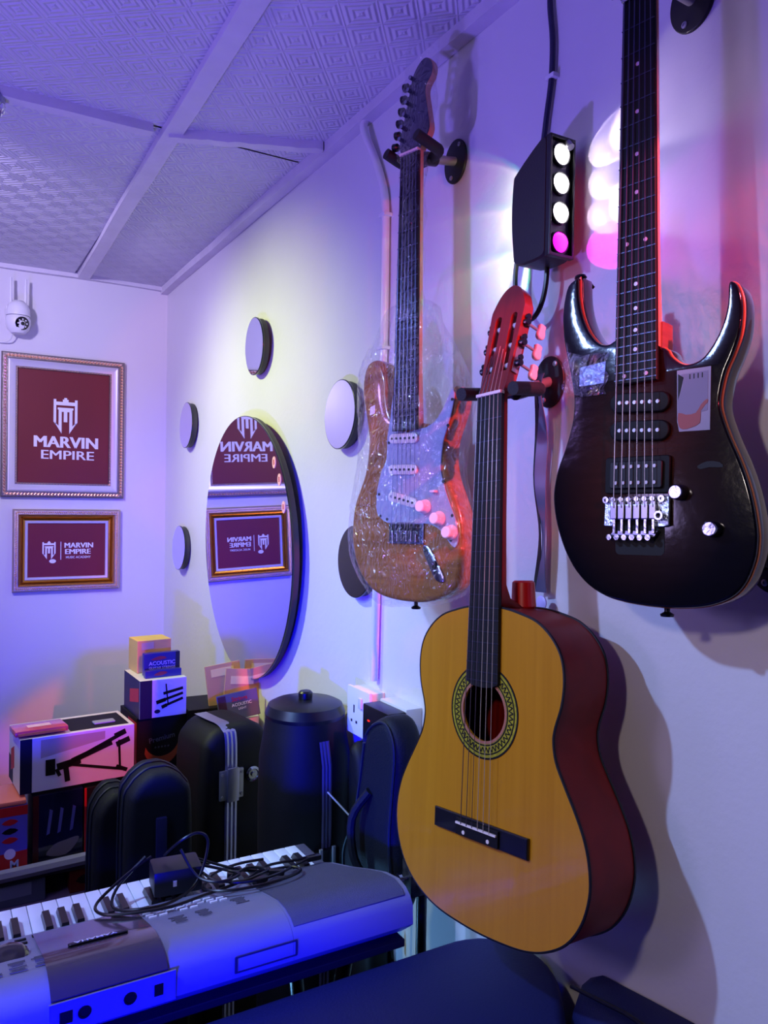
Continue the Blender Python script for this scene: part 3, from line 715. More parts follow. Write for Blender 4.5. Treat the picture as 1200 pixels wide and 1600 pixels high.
# ------------------------------------------------------------------ dark double-horn electric guitar
def horned():
    Mw = pose((-0.1519, 0.6737, 1.5463), (0.2328, -0.9719, 0.0342), (0.0327, 0.0430, 0.9985), (-0.972, -0.2313, 0.0418))
    t = thing('electric_guitar', 'dark brown burst electric guitar with two pointed horns and chrome tremolo bridge', 'guitar', Mw)
    RGO = [(-0.0937, 0.3122), (-0.1063, 0.3047), (-0.1125, 0.2837), (-0.1144, 0.2586), (-0.1118, 0.2295), (-0.1056, 0.2032), (-0.099, 0.1739), (-0.0951, 0.1484), (-0.0965, 0.1236), (-0.1016, 0.1023), (-0.1103, 0.0779), (-0.1192, 0.0565), (-0.1244, 0.0347), (-0.1256, 0.0158), (-0.1219, -0.0094), (-0.1142, -0.0344), (-0.103, -0.059), (-0.0885, -0.08), (-0.0692, -0.0973), (-0.0455, -0.1093), (-0.0195, -0.1149), (0.0055, -0.1174), (0.0266, -0.1182), (0.0499, -0.1176), (0.0778, -0.1144), (0.0993, -0.1081), (0.1175, -0.0978), (0.1302, -0.0815), (0.1389, -0.0581), (0.1414, -0.0401), (0.1413, -0.0247), (0.1375, 0.0011), (0.1312, 0.0272), (0.1222, 0.0539), (0.1118, 0.0784), (0.1038, 0.1005), (0.0992, 0.1198), (0.101, 0.1384), (0.1062, 0.1592), (0.1141, 0.1768), (0.1218, 0.1995), (0.1243, 0.223), (0.123, 0.242), (0.1177, 0.2565), (0.1112, 0.2616), (0.1085, 0.2559), (0.1081, 0.2398), (0.1047, 0.2215), (0.0981, 0.2038), (0.0873, 0.1866), (0.0763, 0.176), (0.0623, 0.1727), (0.0509, 0.1758), (0.0391, 0.1862), (0.0310, 0.1974), (0, .208), (-0.0301, 0.2200), (-0.0359, 0.2180), (-0.0458, 0.2144), (-0.0593, 0.2188), (-0.0733, 0.2352), (-0.0841, 0.259), (-0.0898, 0.2852), (-0.0912, 0.3116)]
    out = smooth(RGO, 3); F = -.012
    MB().prism(offset(out, .0), F-.007, F, .003, 3).build('top', burstm, t, 45)
    MB().prism(offset(out, .0012), F-.0095, F-.0068, .0006, 1).build('binding', bindwood, t, 30)
    MB().prism(offset(out, .0010), F-.040, F-.0092, .006, 3).build('back', mat('dark_gloss_back', (.06, .03, .05), .12, coat=1), t, 40)
    S = .648
    b_ = MB(); prev = None
    for y, wd, dp in ((.655, .043, .019), (.50, .047, .020), (.34, .051, .021), (.28, .053, .024), (.24, .054, .030), (.20, .054, .032)):
        rg = b_.ring([(wd/2*math.cos(a), y, -.006-dp*math.sin(a)**.8) for a in [math.pi*k/10 for k in range(11)]])
        if prev: b_.bridge(prev, rg)
        else: b_.bm.faces.new(rg)
        prev = rg
    b_.bm.faces.new(prev); b_.build('neck', maple, t, 50)
    MB().box((-.027, .170, F-.030), (.029, .232, F-.002), .003).build('neck_heel', wood('heel_wood', (.42, .22, .2), (.5, .28, .24), .4, .3), t, 40)
    MB().prism([(-.0215, S), (.0215, S), (.0285, .157), (-.0285, .157)], -.0062, 0, .001, 1).build('fretboard', mat('dark_fretboard', (.02, .018, .035), .6, spec=.25), t, 30)
    for k in range(1, 25):
        y = fr_(k, S); wd = .043+.0135*(S-y)/(S-.157)
        MB().box((-wd/2, y-.0006, -.0005), (wd/2, y+.0006, .0008)).build('fret', fretm, t, 0)
    dm = mat('pearl_dot', (.70, .66, .78), .3)
    for k in (3, 5, 7, 9, 15, 17, 19, 21):
        y = (fr_(k, S)+fr_(k-1, S))/2; MB().cyl((0, y, -.0005), (0, y, .0003), .0026, n=12).build('fret_marker', dm, t)
    for k, x in ((12, .0125), (12, -.0125), (24, .0145), (24, -.0145)):
        y = (fr_(k, S)+fr_(k-1, S))/2; MB().cyl((x, y, -.0005), (x, y, .0003), .0026, n=12).build('fret_marker', dm, t)
    MB().box((-.0215, S, -.004), (.0215, S+.010, .004), .001).build('locking_nut', chrome, t, 0)
    # pointed headstock (mostly above the picture)
    hd = MB().prism(smooth([(-.0215, 0), (-.036, .018), (-.040, .04), (-.028, .10), (-.012, .16), (.020, .185), (.012, .15), (.020, .10), (.024, .05), (.0215, 0)], 2), -.014, 0, .002).build('headstock', black, t, 40, T(0, S+.010, -.006) @ RX(-12))
    for k in range(6):
        MB().cyl((-.026+k*.004, .03+k*.022, 0), (-.026+k*.004, .03+k*.022, .012), .004, n=10).build('tuning_post', chrome, hd)
        MB().lathe([(.004, 0), (.008, .004), (.008, .012), (.003, .016)], ((-.038+k*.0035, .03+k*.022, -.008), (-1, .2, 0)), 10).build('tuning_peg', chrome, hd)
    # tilted single coils and humbucker
    for yc, tilt in ((.133, -4), (.098, -4)):
        pk = MB().prism(rrect(-.040, -.0125, .040, .0125, .0120, 6), F, F+.0065, .002).build('pickup', mat('pickup_black', (.012, .012, .02), .6, spec=.2), t, 40, T(.002, yc, 0) @ RZ(-tilt*-1))
        for i in range(6): MB().cyl((-.0255+i*.0102, 0, F+.006), (-.0255+i*.0102, 0, F+.0078), .0024, n=10).build('pole_piece', steel, pk)
    hb = MB().prism(rrect(-.0435, -.0230, .0430, .0230, .004, 3), F, F+.006, .001, 1).build('pickup', MATS['pickup_black'], t, 30, T(0, .0430, 0) @ RZ(-1))
    MB().prism(rrect(-.035, -.017, .035, .017, .003, 3), F+.006, F+.010, .001, 1).build('pickup_cover', mat('pickup_navy', (.02, .02, .05), .5, spec=.3), hb, 30)
    for yy in (-.010, .010):
        for i in range(6): MB().cyl((-.0255+i*.0102, yy, F+.010), (-.0255+i*.0102, yy, F+.0112), .0022, n=10).build('pole_piece', steel, hb)
    # recess under the tremolo
    MB().prism(rrect(-.031, -.056, .034, -.008, .006, 4), F-.001, F+.0006, 0).build('tremolo_recess', blackprint, t, 30)
    br = MB().prism([(-.0440, -.020), (-.0425, .016), (.0430, .0155), (.0425, -.0195), (.036, -.0215), (.024, -.0215), (.022, -.013), (-.030, -.013), (-.032, -.021)], F+.002, F+.007, .0008, 1).build('tremolo_bridge', mat('chrome_plate', (.80, .84, .92), .22, 1, bump=.9, bscale=260), t, 30)
    br2 = mat('bridge_nickel', (.50, .50, .58), .25, 1)
    for i in range(6):
        x = -.027+i*.0104; z = F+.0075
        MB().box((x-.0044, -.012, z), (x+.0044, .006, z+.007), .001).box((x-.0028, .004, z), (x+.0028, .0150, z+.0045), .0006).build('saddle', br2, br, 0)
        MB().cyl((x, .0125, z+.001), (x, .0125, z+.0075), .0031, n=10).build('saddle_screw', chrome, br)
        MB().box((x-.0018, -.030, z-.001), (x+.0018, -.010, z+.0045), .0005).build('string_lock_bolt', chrome, br, 0)
        MB().cyl((x-.0055, -.0345, z-.001), (x-.0055, -.0345, z+.0075), .0040, .0036, n=12).build('fine_tuner', chrome, br)
    MB().prism([(-.030, -.026), (.030, -.026), (.025, -.034), (-.036, -.034)], F+.004, F+.0085, .0006, 1).build('fine_tuner_bar', br2, br, 0)
    MB().lathe([(.0055, 0), (.0055, .010), (.0032, .010), (.0032, .004), (0, .004)], ((.0335, -.008, F+.006), (0, 0, 1)), 16).build('tremolo_arm_socket', chrome, br)
    for x in (-.040, .0345): MB().lathe([(.0042, 0), (.0042, .005), (.0018, .005), (.0018, .003), (0, .003)], ((x, .0125, F+.006), (0, 0, 1)), 12).build('pivot_post', chrome, br)
    for x, y in ((.0540, .0195), (.0945, -.0240)):
        k = MB().lathe([(.0095, 0), (.0098, .003), (.0090, .015), (.0080, .0165), (.0074, .0160), (0, .0160)], ((x, y, F), (0, 0, 1)), 24).build('control_knob', chrome, t)
    rad = [.0008, .0007, .00065, .0005, .00045, .0004]
    strings(t, S+.001, .002, .035, .052, .0026, .0030, rad, [string_m]*6)
    # strap buttons
    for o_, d_ in (((-.098, .309, F-.020), (-.1, 1, 0)), ((.028, -.1175, F-.020), (0, -1, 0))):
        MB().lathe([(.0035, 0), (.0035, .007), (.0085, .010), (.0075, .013), (0, .0135)], (o_, d_), 14).build('strap_button', darkmetal, t)
    # small slot switch mark
    MB().prism(smooth([(.074, .050), (.086, .055), (.100, .053), (.104, .047), (.088, .048), (.078, .046)], 2), F-.0005, F+.0008).build('switch_slot', blackprint, t, 0)
    # printed spec sticker
    sk = MB().prism([(.0484, .1665), (.0896, .1660), (.0886, .0915), (.0515, .0925), (.0490, .105)], F, F+.0006).build('sticker', mat('sticker_silver', (.42, .40, .48), .4, .1), t, 0)
    MB().prism([(.0500, .130), (.0570, .157), (.0500, .162)], 0, .0003).build('sticker_mark', blackprint, sk, 0, T(0, 0, F+.0006))
    MB().prism([(.0540, .161), (.0865, .1615), (.0860, .115), (.0500, .108), (.0500, .131), (.0560, .148)], 0, .0003).build('sticker_panel', mat('sticker_blue', (.36, .36, .48), .5), sk, 0, T(0, 0, F+.0006))
    MB().prism(smooth([(.0505, .1150), (.0600, .1120), (.0720, .1130), (.0780, .1220), (.0850, .1280), (.0860, .1240), (.0780, .1150), (.0770, .1010), (.0660, .0960), (.0560, .0950), (.0510, .1000)], 2), 0, .0003).build('sticker_picture', mat('sticker_red', (.45, .12, .10), .5), sk, 0, T(0, 0, F+.0009))
    for x in (.064, .069, .074, .079): MB().box((x, .154, F+.0009), (x+.0012, .1600, F+.0011)).build('sticker_mark', blackprint, sk, 0)
    # crumpled clear film with a small label
    b_ = MB(); n = 12; rnd = random.Random(4); V = []
    for j in range(n+1):
        V.append([b_.bm.verts.new((-.109+.064*i/n-.004*math.sin(j), .150+.055*j/n+(.010 if i < 5 else 0)*(1-i/5), F+.0015+rnd.uniform(0, .0022))) for i in range(n+1)])
    for j in range(n):
        for i in range(n): b_.bm.faces.new((V[j][i], V[j][i+1], V[j+1][i+1], V[j+1][i]))
    b_.build('clear_film', filmm, t, 10)
    lb = MB().prism([(-.0860, .1650), (-.050, .1650), (-.047, .193), (-.0860, .1900)], F, F+.0007).build('label', mat('silver_label', (.42, .44, .60), .3, .5, bump=.8, bscale=120), t, 0)
    return t
horned()

# ------------------------------------------------------------------ plastic-wrapped electric guitar
def wrapped():
    Mw = pose((-0.2039, 1.1312, 1.5063), (0.2872, -0.9575, 0.0265), (0.0259, 0.0354, 0.999), (-0.9575, -0.2862, 0.035))
    K = 1.09; Mw.translation = Vector((-0.1412, 1.2330, 1.5023)); Mw = Mw @ Matrix.Scale(K, 4)
    t = thing('electric_guitar', 'natural wood electric guitar with white pickguard wrapped in clear plastic film', 'guitar', Mw)
    ST = [(-0.0862, 0.304), (-0.1029, 0.2993), (-0.1123, 0.2848), (-0.1166, 0.2642), (-0.1159, 0.2395), (-0.1075, 0.2035), (-0.1002, 0.168), (-0.1006, 0.1333), (-0.1069, 0.0988), (-0.1207, 0.0679), (-0.1323, 0.0401), (-0.1363, 0.0084), (-0.1365, -0.0197), (-0.1296, -0.051), (-0.1164, -0.0784), (-0.0914, -0.1047), (-0.0627, -0.1182), (-0.0259, -0.1241), (0.0093, -0.1252), (0.0433, -0.1232), (0.076, -0.1138), (0.0997, -0.0999), (0.1130, -0.0780), (0.1196, -0.0341), (0.1190, -0.0032), (0.1127, 0.0247), (0.1002, 0.0541), (0.0877, 0.0816), (0.0811, 0.1072), (0.0805, 0.1263), (0.0832, 0.1484), (0.0918, 0.1699), (0.1003, 0.1911), (0.1058, 0.2126), (0.1055, 0.2282), (0.0964, 0.2363), (0.0877, 0.2177), (0.0771, 0.1964), (0.0632, 0.1805), (0.0405, 0.1748), (0.030, 0.180), (-0.030, 0.190), (-0.0440, 0.205), (-0.0513, 0.2325), (-0.0546, 0.267), (-0.0682, 0.2952)]
    out = smooth(ST, 3); F = -.012
    MB().prism(out, F-.045, F, .010, 4).build('body', naturalwood, t, 50)
    G = [(-0.036, 0.231), (-0.042, 0.190), (-0.048, 0.160), (-0.049, 0.121), (-0.060, 0.102), (-0.068, 0.078), (-0.071, 0.057), (-0.071, 0.036), (-0.067, 0.024), (-0.058, 0.017), (-0.044, 0.010), (-0.008, 0.010), (0.026, 0.009), (0.050, 0.008), (0.070, 0.001), (0.085, -0.011), (0.095, -0.023), (0.106, -0.030), (0.112, -0.020), (0.111, -0.003), (0.106, 0.017), (0.096, 0.038), (0.086, 0.060), (0.080, 0.077), (0.074, 0.097), (0.074, 0.112), (0.077, 0.141), (0.085, 0.165), (0.092, 0.184), (0.098, 0.207), (0.100, 0.222), (0.094, 0.230), (0.083, 0.210), (0.072, 0.193), (0.060, 0.180), (0.046, 0.173), (0.032, 0.170), (-.030, .170)]
    pg = MB().prism(smooth(G, 2), F, F+.0025, .0006, 1).build('pickguard', mat('pearl_pickguard', (.60, .62, .70), .3, var=.08, vscale=40), t, 30)
    for x, y in ((-.064, .060), (-.060, .022), (-.044, .016), (.060, .012), (.098, -.018), (.100, .022), (.080, .078), (.088, .170), (-.043, .150), (.096, .212)):
        MB().cyl((x, y, F+.002), (x, y, F+.0035), .0026, n=10).build('pickguard_screw', darkmetal, pg)
    S = .648
    b_ = MB(); prev = None
    for y, wd, dp in ((.655, .042, .019), (.50, .046, .020), (.28, .053, .022), (.22, .055, .026), (.172, .056, .030)):
        rg = b_.ring([(wd/2*math.cos(a), y, -.006-dp*math.sin(a)**.8) for a in [math.pi*k/10 for k in range(11)]])
        if prev: b_.bridge(prev, rg)
        else: b_.bm.faces.new(rg)
        prev = rg
    b_.bm.faces.new(prev); b_.build('neck', maple, t, 50)
    MB().prism([(-.021, S), (.021, S), (.028, .168), (-.028, .168)], -.0062, 0, .001, 1).build('fretboard', mat('slate_fretboard', (.045, .04, .08), .6, spec=.3), t, 30)
    for k in range(1, 22):
        y = fr_(k, S); wd = .042+.013*(S-y)/(S-.167)
        MB().box((-wd/2, y-.0006, -.0005), (wd/2, y+.0006, .0008)).build('fret', fretm, t, 0)
    MB().box((-.021, S, -.004), (.021, S+.004, .003), .0005).build('nut', cream, t, 0)
    HD = [(-0.021, 0.652), (-0.028, 0.664), (-0.026, 0.688), (-0.020, 0.710), (-0.014, 0.734), (-0.008, 0.757), (-0.002, 0.780), (0.006, 0.795), (0.018, 0.806), (0.030, 0.808), (0.041, 0.799), (0.045, 0.785), (0.042, 0.772), (0.034, 0.763), (0.030, 0.755), (0.030, 0.744), (0.034, 0.724), (0.038, 0.703), (0.041, 0.684), (0.036, 0.672), (0.028, 0.665), (0.021, 0.652)]
    hd = MB().prism(smooth(HD, 2, False), -.020, -.006, .002).build('headstock', maple, t, 40)
    MB().prism(offset(smooth(HD, 2, False), -.001), -.0062, -.0052, .0).build('headstock_face', mat('violet_headstock', (.16, .13, .25), .35, coat=.3), hd, 30)
    for k in range(6):
        x, y = -.016+k*.0045, .675+k*.020
        MB().cyl((x, y, -.006), (x, y, .010), .0035, n=10).build('tuning_post', chrome, hd)
        MB().lathe([(.0035, 0), (.003, .010), (.007, .013), (.0075, .021), (.003, .024)], ((x-.012, y, -.014), (-1, .15, 0)), 10).build('tuning_peg', darkmetal, hd)
    for yc, tilt in ((.155, -2), (.101, -2), (.049, -13)):
        pk = MB().prism(rrect(-.036, -.0085, .030, .0085, .0082, 6), F+.002, F+.007, .0015, 2).build('pickup', cream, pg, 40, T(-.004, yc, 0) @ RZ(tilt))
        for i in range(6): MB().cyl((-.028+i*.0100, 0, F+.0065), (-.028+i*.0100, 0, F+.0080), .0022, n=10).build('pole_piece', darkmetal, pk)
    for x, y in ((.042, .037), (.073, .017), (.0985, -.0055)):
        MB().lathe([(.0125, 0), (.0125, .003), (.0100, .006), (.0095, .015), (.008, .0165), (0, .0165)], ((x, y, F+.0025), (0, 0, 1)), 24).build('control_knob', pearl, pg)
    MB().box((.058, .060, F+.002), (.068, .064, F+.012), .001).build('selector_switch', pearl, pg, 30)
    br = MB().box((-.037, -.026, F), (.040, .009, F+.004), .001).build('bridge', mat('blued_steel', (.55, .58, .75), .25, 1), t, 0)
    MB().box((-.033, -.002, F+.004), (.030, .008, F+.010), .001).build('bridge_cover_bar', darkmetal, br, 0)
    for i in range(6):
        x = -.028+i*.0105
        MB().box((x-.0042, -.022, F+.004), (x+.0042, -.004, F+.010), .001).build('saddle', chrome, br, 0)
        MB().cyl((x, -.001, F+.009), (x, -.001, F+.0115), .003, n=10).build('saddle_screw', darkmetal, br)
    jk = MB().prism(smooth([(.040, -.028), (.050, -.029), (.062, -.042), (.082, -.072), (.086, -.084), (.078, -.088), (.066, -.082), (.052, -.060), (.041, -.040)], 3), F, F+.004, .0015, 2).build('jack_plate', chrome, t, 40)
    MB().prism(circ(.067, -.062, .0060, 20, .0100), F+.004, F+.0046).build('jack_hole', darkglass, jk, 0)
    MB().cyl((.0465, -.036, F+.004), (.0465, -.036, F+.0055), .003, n=10).build('screw', darkmetal, jk)
    strings(t, S, -.010, .034, .052, .0022, -.001, [.0006, .0006, .0005, .0005, .0004, .0004], [string_m]*6)
    MB().lathe([(.0035, 0), (.0035, .008), (.0085, .011), (.0075, .014), (0, .0145)], ((.005, -.124, F-.022), (0, -1, 0)), 14).build('strap_button', darkmetal, t)
    tg = MB().prism([(-.093, .203), (-.081, .206), (-.081, .221), (-.093, .218)], F+.0, F+.0006).build('price_tag', whitep, t, 0)
    # clear film: bag round the body and a tight sleeve up the neck
    W = [(-0.050, 0.392), (-0.079, 0.349), (-0.109, 0.312), (-0.123, 0.280), (-0.125, 0.230), (-0.122, 0.180), (-0.120, 0.140), (-0.124, 0.105), (-0.133, 0.069), (-0.139, 0.030), (-0.142, -0.006), (-0.138, -0.045), (-0.120, -0.082), (-0.091, -0.115), (-0.062, -0.136), (-0.030, -0.134), (0.025, -0.130), (0.076, -0.120), (0.110, -0.100), (0.124, -0.070), (0.126, -0.010), (0.110, 0.050), (0.098, 0.100), (0.106, 0.160), (0.116, 0.215), (0.106, 0.250), (0.075, 0.305), (0.040, 0.360), (.027, .392)]
    rnd = random.Random(2); b_ = MB(); Wp = smooth(W, 3); Wc = ccw(Wp); prev = None; rings = []
    lay = [(.012, -.060), (.0, -.050), (-.002, -.034), (.0, -.018), (.006, -.004), (.020, .003), (.040, .005)]
    nr = normals(Wc)
    for ins, z in lay:
        rg = b_.ring([(p[0]-q[0]*ins+rnd.uniform(-.0012, .0012), p[1]-q[1]*ins+rnd.uniform(-.0012, .0012), z+rnd.uniform(-.0008, .0008)) for p, q in zip(Wc, nr)])
        if rings: b_.bridge(rings[-1], rg)
        rings.append(rg)
    b_.capf(rings[-1], False); b_.capf(rings[0], True)
    b_.build('plastic_bag', wrapm, t, 60)
    b_ = MB(); prev = None; n = 60
    for k in range(n+1):
        y = .36+(.90-.36)*k/n
        c_ = 0 if y < .655 else (y-.655)*.10
        hw = (.0265+.004*math.sin(k*.7)) if y < .645 else .0385+.004*math.sin(k*.5)
        if y > .79: hw *= max(.35, 1-(y-.79)*4); 
        rg = b_.ring([(c_+hw*math.cos(a)*(1+rnd.uniform(-.07, .07)), y, -.011+(.0155+rnd.uniform(-.001, .001))*math.sin(a)) for a in [2*math.pi*q/16 for q in range(16)]])
        if prev: b_.bridge(prev, rg)
        prev = rg
    b_.build('plastic_sleeve', wrapm, t, 60)
    return t
wrapped()

# ------------------------------------------------------------------ sockets
so = thing('wall_socket', 'white switched wall socket below the conduit', 'socket', onwall(1.573, 1.066))
MB().box((-.048, -.052, 0), (.048, .052, .036), .004).build('back_box', white, so, 30)
fp = MB().box((-.053, -.055, .036), (.053, .055, .044), .003).build('faceplate', white, so, 30)
MB().box((.008, .012, .044), (.022, .036, .049), .002).build('rocker_switch', mat('switch_white', (.78, .80, .82), .3), fp, 30)
for x0, y0, x1, y1 in ((-.021, -.004, -.016, .014), (-.033, -.027, -.026, -.021), (-.010, -.027, -.003, -.021)):
    MB().box((x0, y0, .043), (x1, y1, .0445)).build('pin_hole', blackprint, fp, 0)
so2 = thing('wall_socket', 'white socket box with a black power adaptor plugged in beside the first socket', 'socket', onwall(1.425, 1.070))
MB().box((-.055, -.050, 0), (.055, .050, .040), .004).build('back_box', white, so2, 30)
ad = MB().box((-.052, -.072, .040), (.056, .046, .085), .005).build('power_adaptor', black, so2, 30)
MB().box((-.028, .012, .085), (-.020, .015, .0856)).build('indicator_light', mat('red_indicator', (.9, .1, .05), .3, emit=(1, .12, .03), estr=3), ad, 0)
MB().tube(smooth([(.0, -.072, .06), (.002, -.15, .055), (-.01, -.28, .05), (.0, -.5, .03)], 5, False), .003).build('adaptor_cord', black, ad)

# ------------------------------------------------------------------ keyboard
def keyboard():
    X1, X0 = -.185, -1.15
    t = thing('keyboard', 'silver electronic keyboard seen from behind, logo upside down', 'keyboard', T(0, 0, 0))
    # body cross-section in (y,z), swept along x; right end flares toward the rear
    def sec(y0=1.09):
        return [(1.432, .818), (1.432, .846), (1.322, .846), (1.318, .868), (1.300, .874), (1.250, .884), (1.200, .897), (1.165, .9045), (1.135, .905), (1.112, .900), (1.098, .891), (1.090, .880), (1.088, .848), (1.094, .842), (1.125, .818)]
    def body(name, xa, xb, m, dz=0, flare=False, yc=0):
        b_ = MB(); prev = None
        for x in (xa, xb):
            pts = []
            for y, z in sec():
                xx = x
                if flare and x == xb: xx = X1-.012 if y < 1.14 else X1-.012-(y-1.14)*.27
                pts.append((xx, y, z+(dz if .85 < z else 0)))
            rg = b_.ring(pts)
            if prev: b_.bridge(prev, rg)
            prev_first = rg if not prev else prev_first
            prev = rg
        for r_ in (prev_first, prev):
            b_.capf(r_, False)
        return b_.build(name, m, t, 35)
    b1 = body('body', X0, -.413, kbody)
    body('speaker_end', -.4125, X1, kbody, flare=True)
    # grille lying over the curved top of the end block
    b_ = MB(); prev = None
    for y, z in [(1.318, .8695), (1.300, .8755), (1.250, .8855), (1.200, .8985), (1.165, .906), (1.135, .9065), (1.112, .9015), (1.100, .8935)]:
        e = X1-.022 if y < 1.14 else X1-.022-(y-1.14)*.27
        rg = b_.ring([(-.408, y, z), (e, y, z+.001), (e, y, z-.003), (-.408, y, z-.003)])
        if prev: b_.bridge(prev, rg)
        else: b_.bm.faces.new(rg)
        prev = rg
    b_.bm.faces.new(prev); b_.build('speaker_grille', kgrille, t, 40)
    MB().box((X0, 1.100, .806), (X1-.02, 1.40, .819), .002).build('underside', blackm, t, 0)
    # keys (low C at the far right of the picture)
    P = .0234; xr = -.262
    wk = None; bk = None; n = 0; pat = [1, 1, 0, 1, 1, 1, 0]
    MB().box((xr, 1.318, .840), (X1-.055, 1.432, .860), .003).build('end_block', kgrille, t, 30)
    while xr-(n+1)*P > X0:
        x = xr-(n+.5)*P
        if wk is None:
            wk = MB().box((-P/2+.0005, 1.312, .848), (P/2-.0005, 1.427, .862), .0012).build('white_key', wkey, t, 30); wk.location.x = x
        else:
            c = copy(wk); c.location.x = x
        if pat[n % 7]:
            if bk is None:
                b_ = MB(); A = b_.ring([(-.0065, 1.318, .860), (.0065, 1.318, .860), (.0065, 1.382, .860), (-.0065, 1.382, .860)])
                B = b_.ring([(-.0052, 1.318, .8735), (.0052, 1.318, .8735), (.0052, 1.372, .8735), (-.0052, 1.372, .8735)]); b_.bridge(A, B); b_.bm.faces.new(B)
                bk = b_.build('black_key', bkey, t, 30); bk.location.x = x-P/2
            else:
                c = copy(bk); c.location.x = x-P/2
        n += 1
    # smoked cover over the display, with the maker's plate
    b_ = MB(); prev = None
    for y, z in [(1.296, .878), (1.250, .8875), (1.200, .9005), (1.165, .908), (1.135, .9085), (1.112, .9035), (1.100, .896), (1.092, .889)]:
        rg = b_.ring([(-.757, y, z), (-.604, y, z), (-.604, y, z-.002), (-.757, y, z-.002)])
        if prev: b_.bridge(prev, rg)
        else: b_.bm.faces.new(rg)
        prev = rg
    b_.bm.faces.new(prev)
    cv = b_.build('display_cover', mat('smoked_cover', (.24, .21, .24), .16, coat=.6), t, 40)
    lg = MB().prism(rrect(-.042, -.006, .042, .006, .004), 0, .003, .001, 1).build('maker_plate', black, cv, 30, T(-.680, 1.190, .9030) @ RZ(180) @ RX(14))
    text('YAMAHA', .0125, .0005, .015, 'lettering', whitep, lg, T(.004, 0, .0034), 1.15)
    for x in (-.757, -.6035): MB().box((x-.0012, 1.10, .874), (x+.0012, 1.30, .876)).build('cover_seam', blackm, t, 0)
    # buttons left of the cables: two rows of pale pads, some dark
    pale = mat('pale_button', (.97, .96, 1.0), .3)
    def pad(x, y, m, wx=.006, wy=.003):
        z = .8745+(1.300-y)*.20
        z = .874+(1.300-y)*.205 if y > 1.25 else .884+(1.25-y)*.26
        MB().box((-wx, -wy, 0), (wx, wy, .003), .0006).build('button', m, t, 0, T(x, y, z-.0005) @ RX(-13))
    for i in range(8):
        for j in range(3):
            if (i, j) in ((2, 2), (5, 2), (7, 0)): continue
            pad(-.592+i*.0165+j*.002, 1.268-j*.013, pale)
    for x in (-.610, -.588): pad(x, 1.300, blackm, .008, .003)
    for x, y in ((-.775, 1.290), (-.775, 1.272), (-.800, 1.285), (-.800, 1.268), (-.825, 1.285)): pad(x, y, blackm, .008, .003)
    for x in (-.36, -.345, -.40): pad(x, 1.302, pale if x == -.345 else blackm, .007, .003)
    # data dial
    MB().lathe([(.026, 0), (.027, .003), (.022, .006), (.008, .005), (0, .005)], ((-.797, 1.220, .8925), (0, -.24, 1)), 28).build('data_dial', darkglass, t)
    # fine printed lists
    b_ = MB(); rnd = random.Random(9)
    for cx, cy in ((-.560, 1.195), (-.520, 1.197), (-.455, 1.215), (-.790, 1.170), (-.760, 1.172), (-.822, 1.17)):
        for k in range(7):
            L_ = rnd.uniform(.012, .026); y = cy-.018+k*.0055; zz = .8975-(y-1.20)*.26 if y > 1.165 else .9062
            b_.box((cx-L_/2, y, zz), (cx+L_/2, y+.0022, zz+.0006))
    stuff(b_.build('printed_lists', mat('print_grey', (.30, .30, .36), .5), t, 0))
    # jack recess on the rear face
    rc = MB().plate([(-.760, .8455), (-.594, .8455), (-.594, .8870), (-.760, .8870)], [[(-.757, .8480), (-.597, .8480), (-.597, .8845), (-.757, .8845)]], 0, .0030).build('jack_panel_frame', kbody, t, 0, pose((0, 1.0895, 0), (1, 0, 0), (0, 0, 1), (0, -1, 0)))
    jp = MB().box((-.757, 1.0865, .8480), (-.597, 1.0885, .8845)).build('jack_panel', mat('panel_silver', (.52, .52, .62), .45), t, 0)
    for x, w_, kind in ((-.739, .008, 'sq'), (-.716, .007, 'c'), (-.657, .007, 'c'), (-.618, .006, 'sq')):
        if kind == 'c': MB().lathe([(.0085, 0), (.0085, .0015), (.0062, .0015), (.0062, .0004), (0, .0004)], ((x, 1.0865, .866), (0, -1, 0)), 16).build('jack', blackprint, jp)
        else: MB().box((x-w_, 1.0855, .858), (x+w_, 1.0866, .874)).build('jack', blackprint, jp, 0)
    # moulded slot on the rear
    MB().plate(rrect(-.507, .8545, -.407, .8790, .001, 1), [rrect(-.503, .8565, -.410, .8765, .001, 1)], 0, .0012).build('name_slot', kdark, t, 0, pose((0, 1.0885, 0), (1, 0, 0), (0, 0, 1), (0, -1, 0)))
    # stand legs under the instrument
    for x in (-.30, -1.05):
        MB().tube([(x, 1.13, .806), (x, 1.36, .02)], .013, 10).build('stand_leg', black, t)
        MB().tube([(x, 1.37, .806), (x, 1.14, .02)], .013, 10).build('stand_leg', black, t)
    return t
keyboard()

# power adaptor and cable heap on the keyboard
pa = thing('power_adaptor', 'black power adaptor lying on the keyboard keys in a heap of cable', 'adaptor', T(-.525, 1.345, .871) @ RZ(-6))
MB().box((-.040, -.030, .004), (.042, .032, .048), .006).build('case', mat('adaptor_black', (.05, .045, .07), .4), pa, 40)
MB().box((-.008, -.0305, .020), (-.002, -.0296, .030)).build('label_mark', whitep, pa, 0)
cb = thing('audio_cable', 'tangled black cable coiled over the keys and control panel', 'cable')
rnd = random.Random(11)
def zt(x, y): 
    if y > 1.318: return .8735
    if y > 1.25: return .8755+(1.300-y)*.20
    return .886+(1.25-y)*.26
def run(pts, r=.0026):
    q = []
    for x, y, h in pts: q.append((x, y, zt(x, y)+r+h))
    MB().tube(smooth(q, 6, False), r, 7).build('cable_loop', mat('cable_black', (.03, .03, .05), .35), cb)
run([(-.56, 1.37, .05), (-.60, 1.36, .035), (-.655, 1.34, .006), (-.655, 1.30, .004), (-.62, 1.27, .004), (-.56, 1.25, .004), (-.50, 1.262, .006), (-.42, 1.285, .008), (-.36, 1.33, .006), (-.30, 1.33, .004), (-.265, 1.325, .008)])
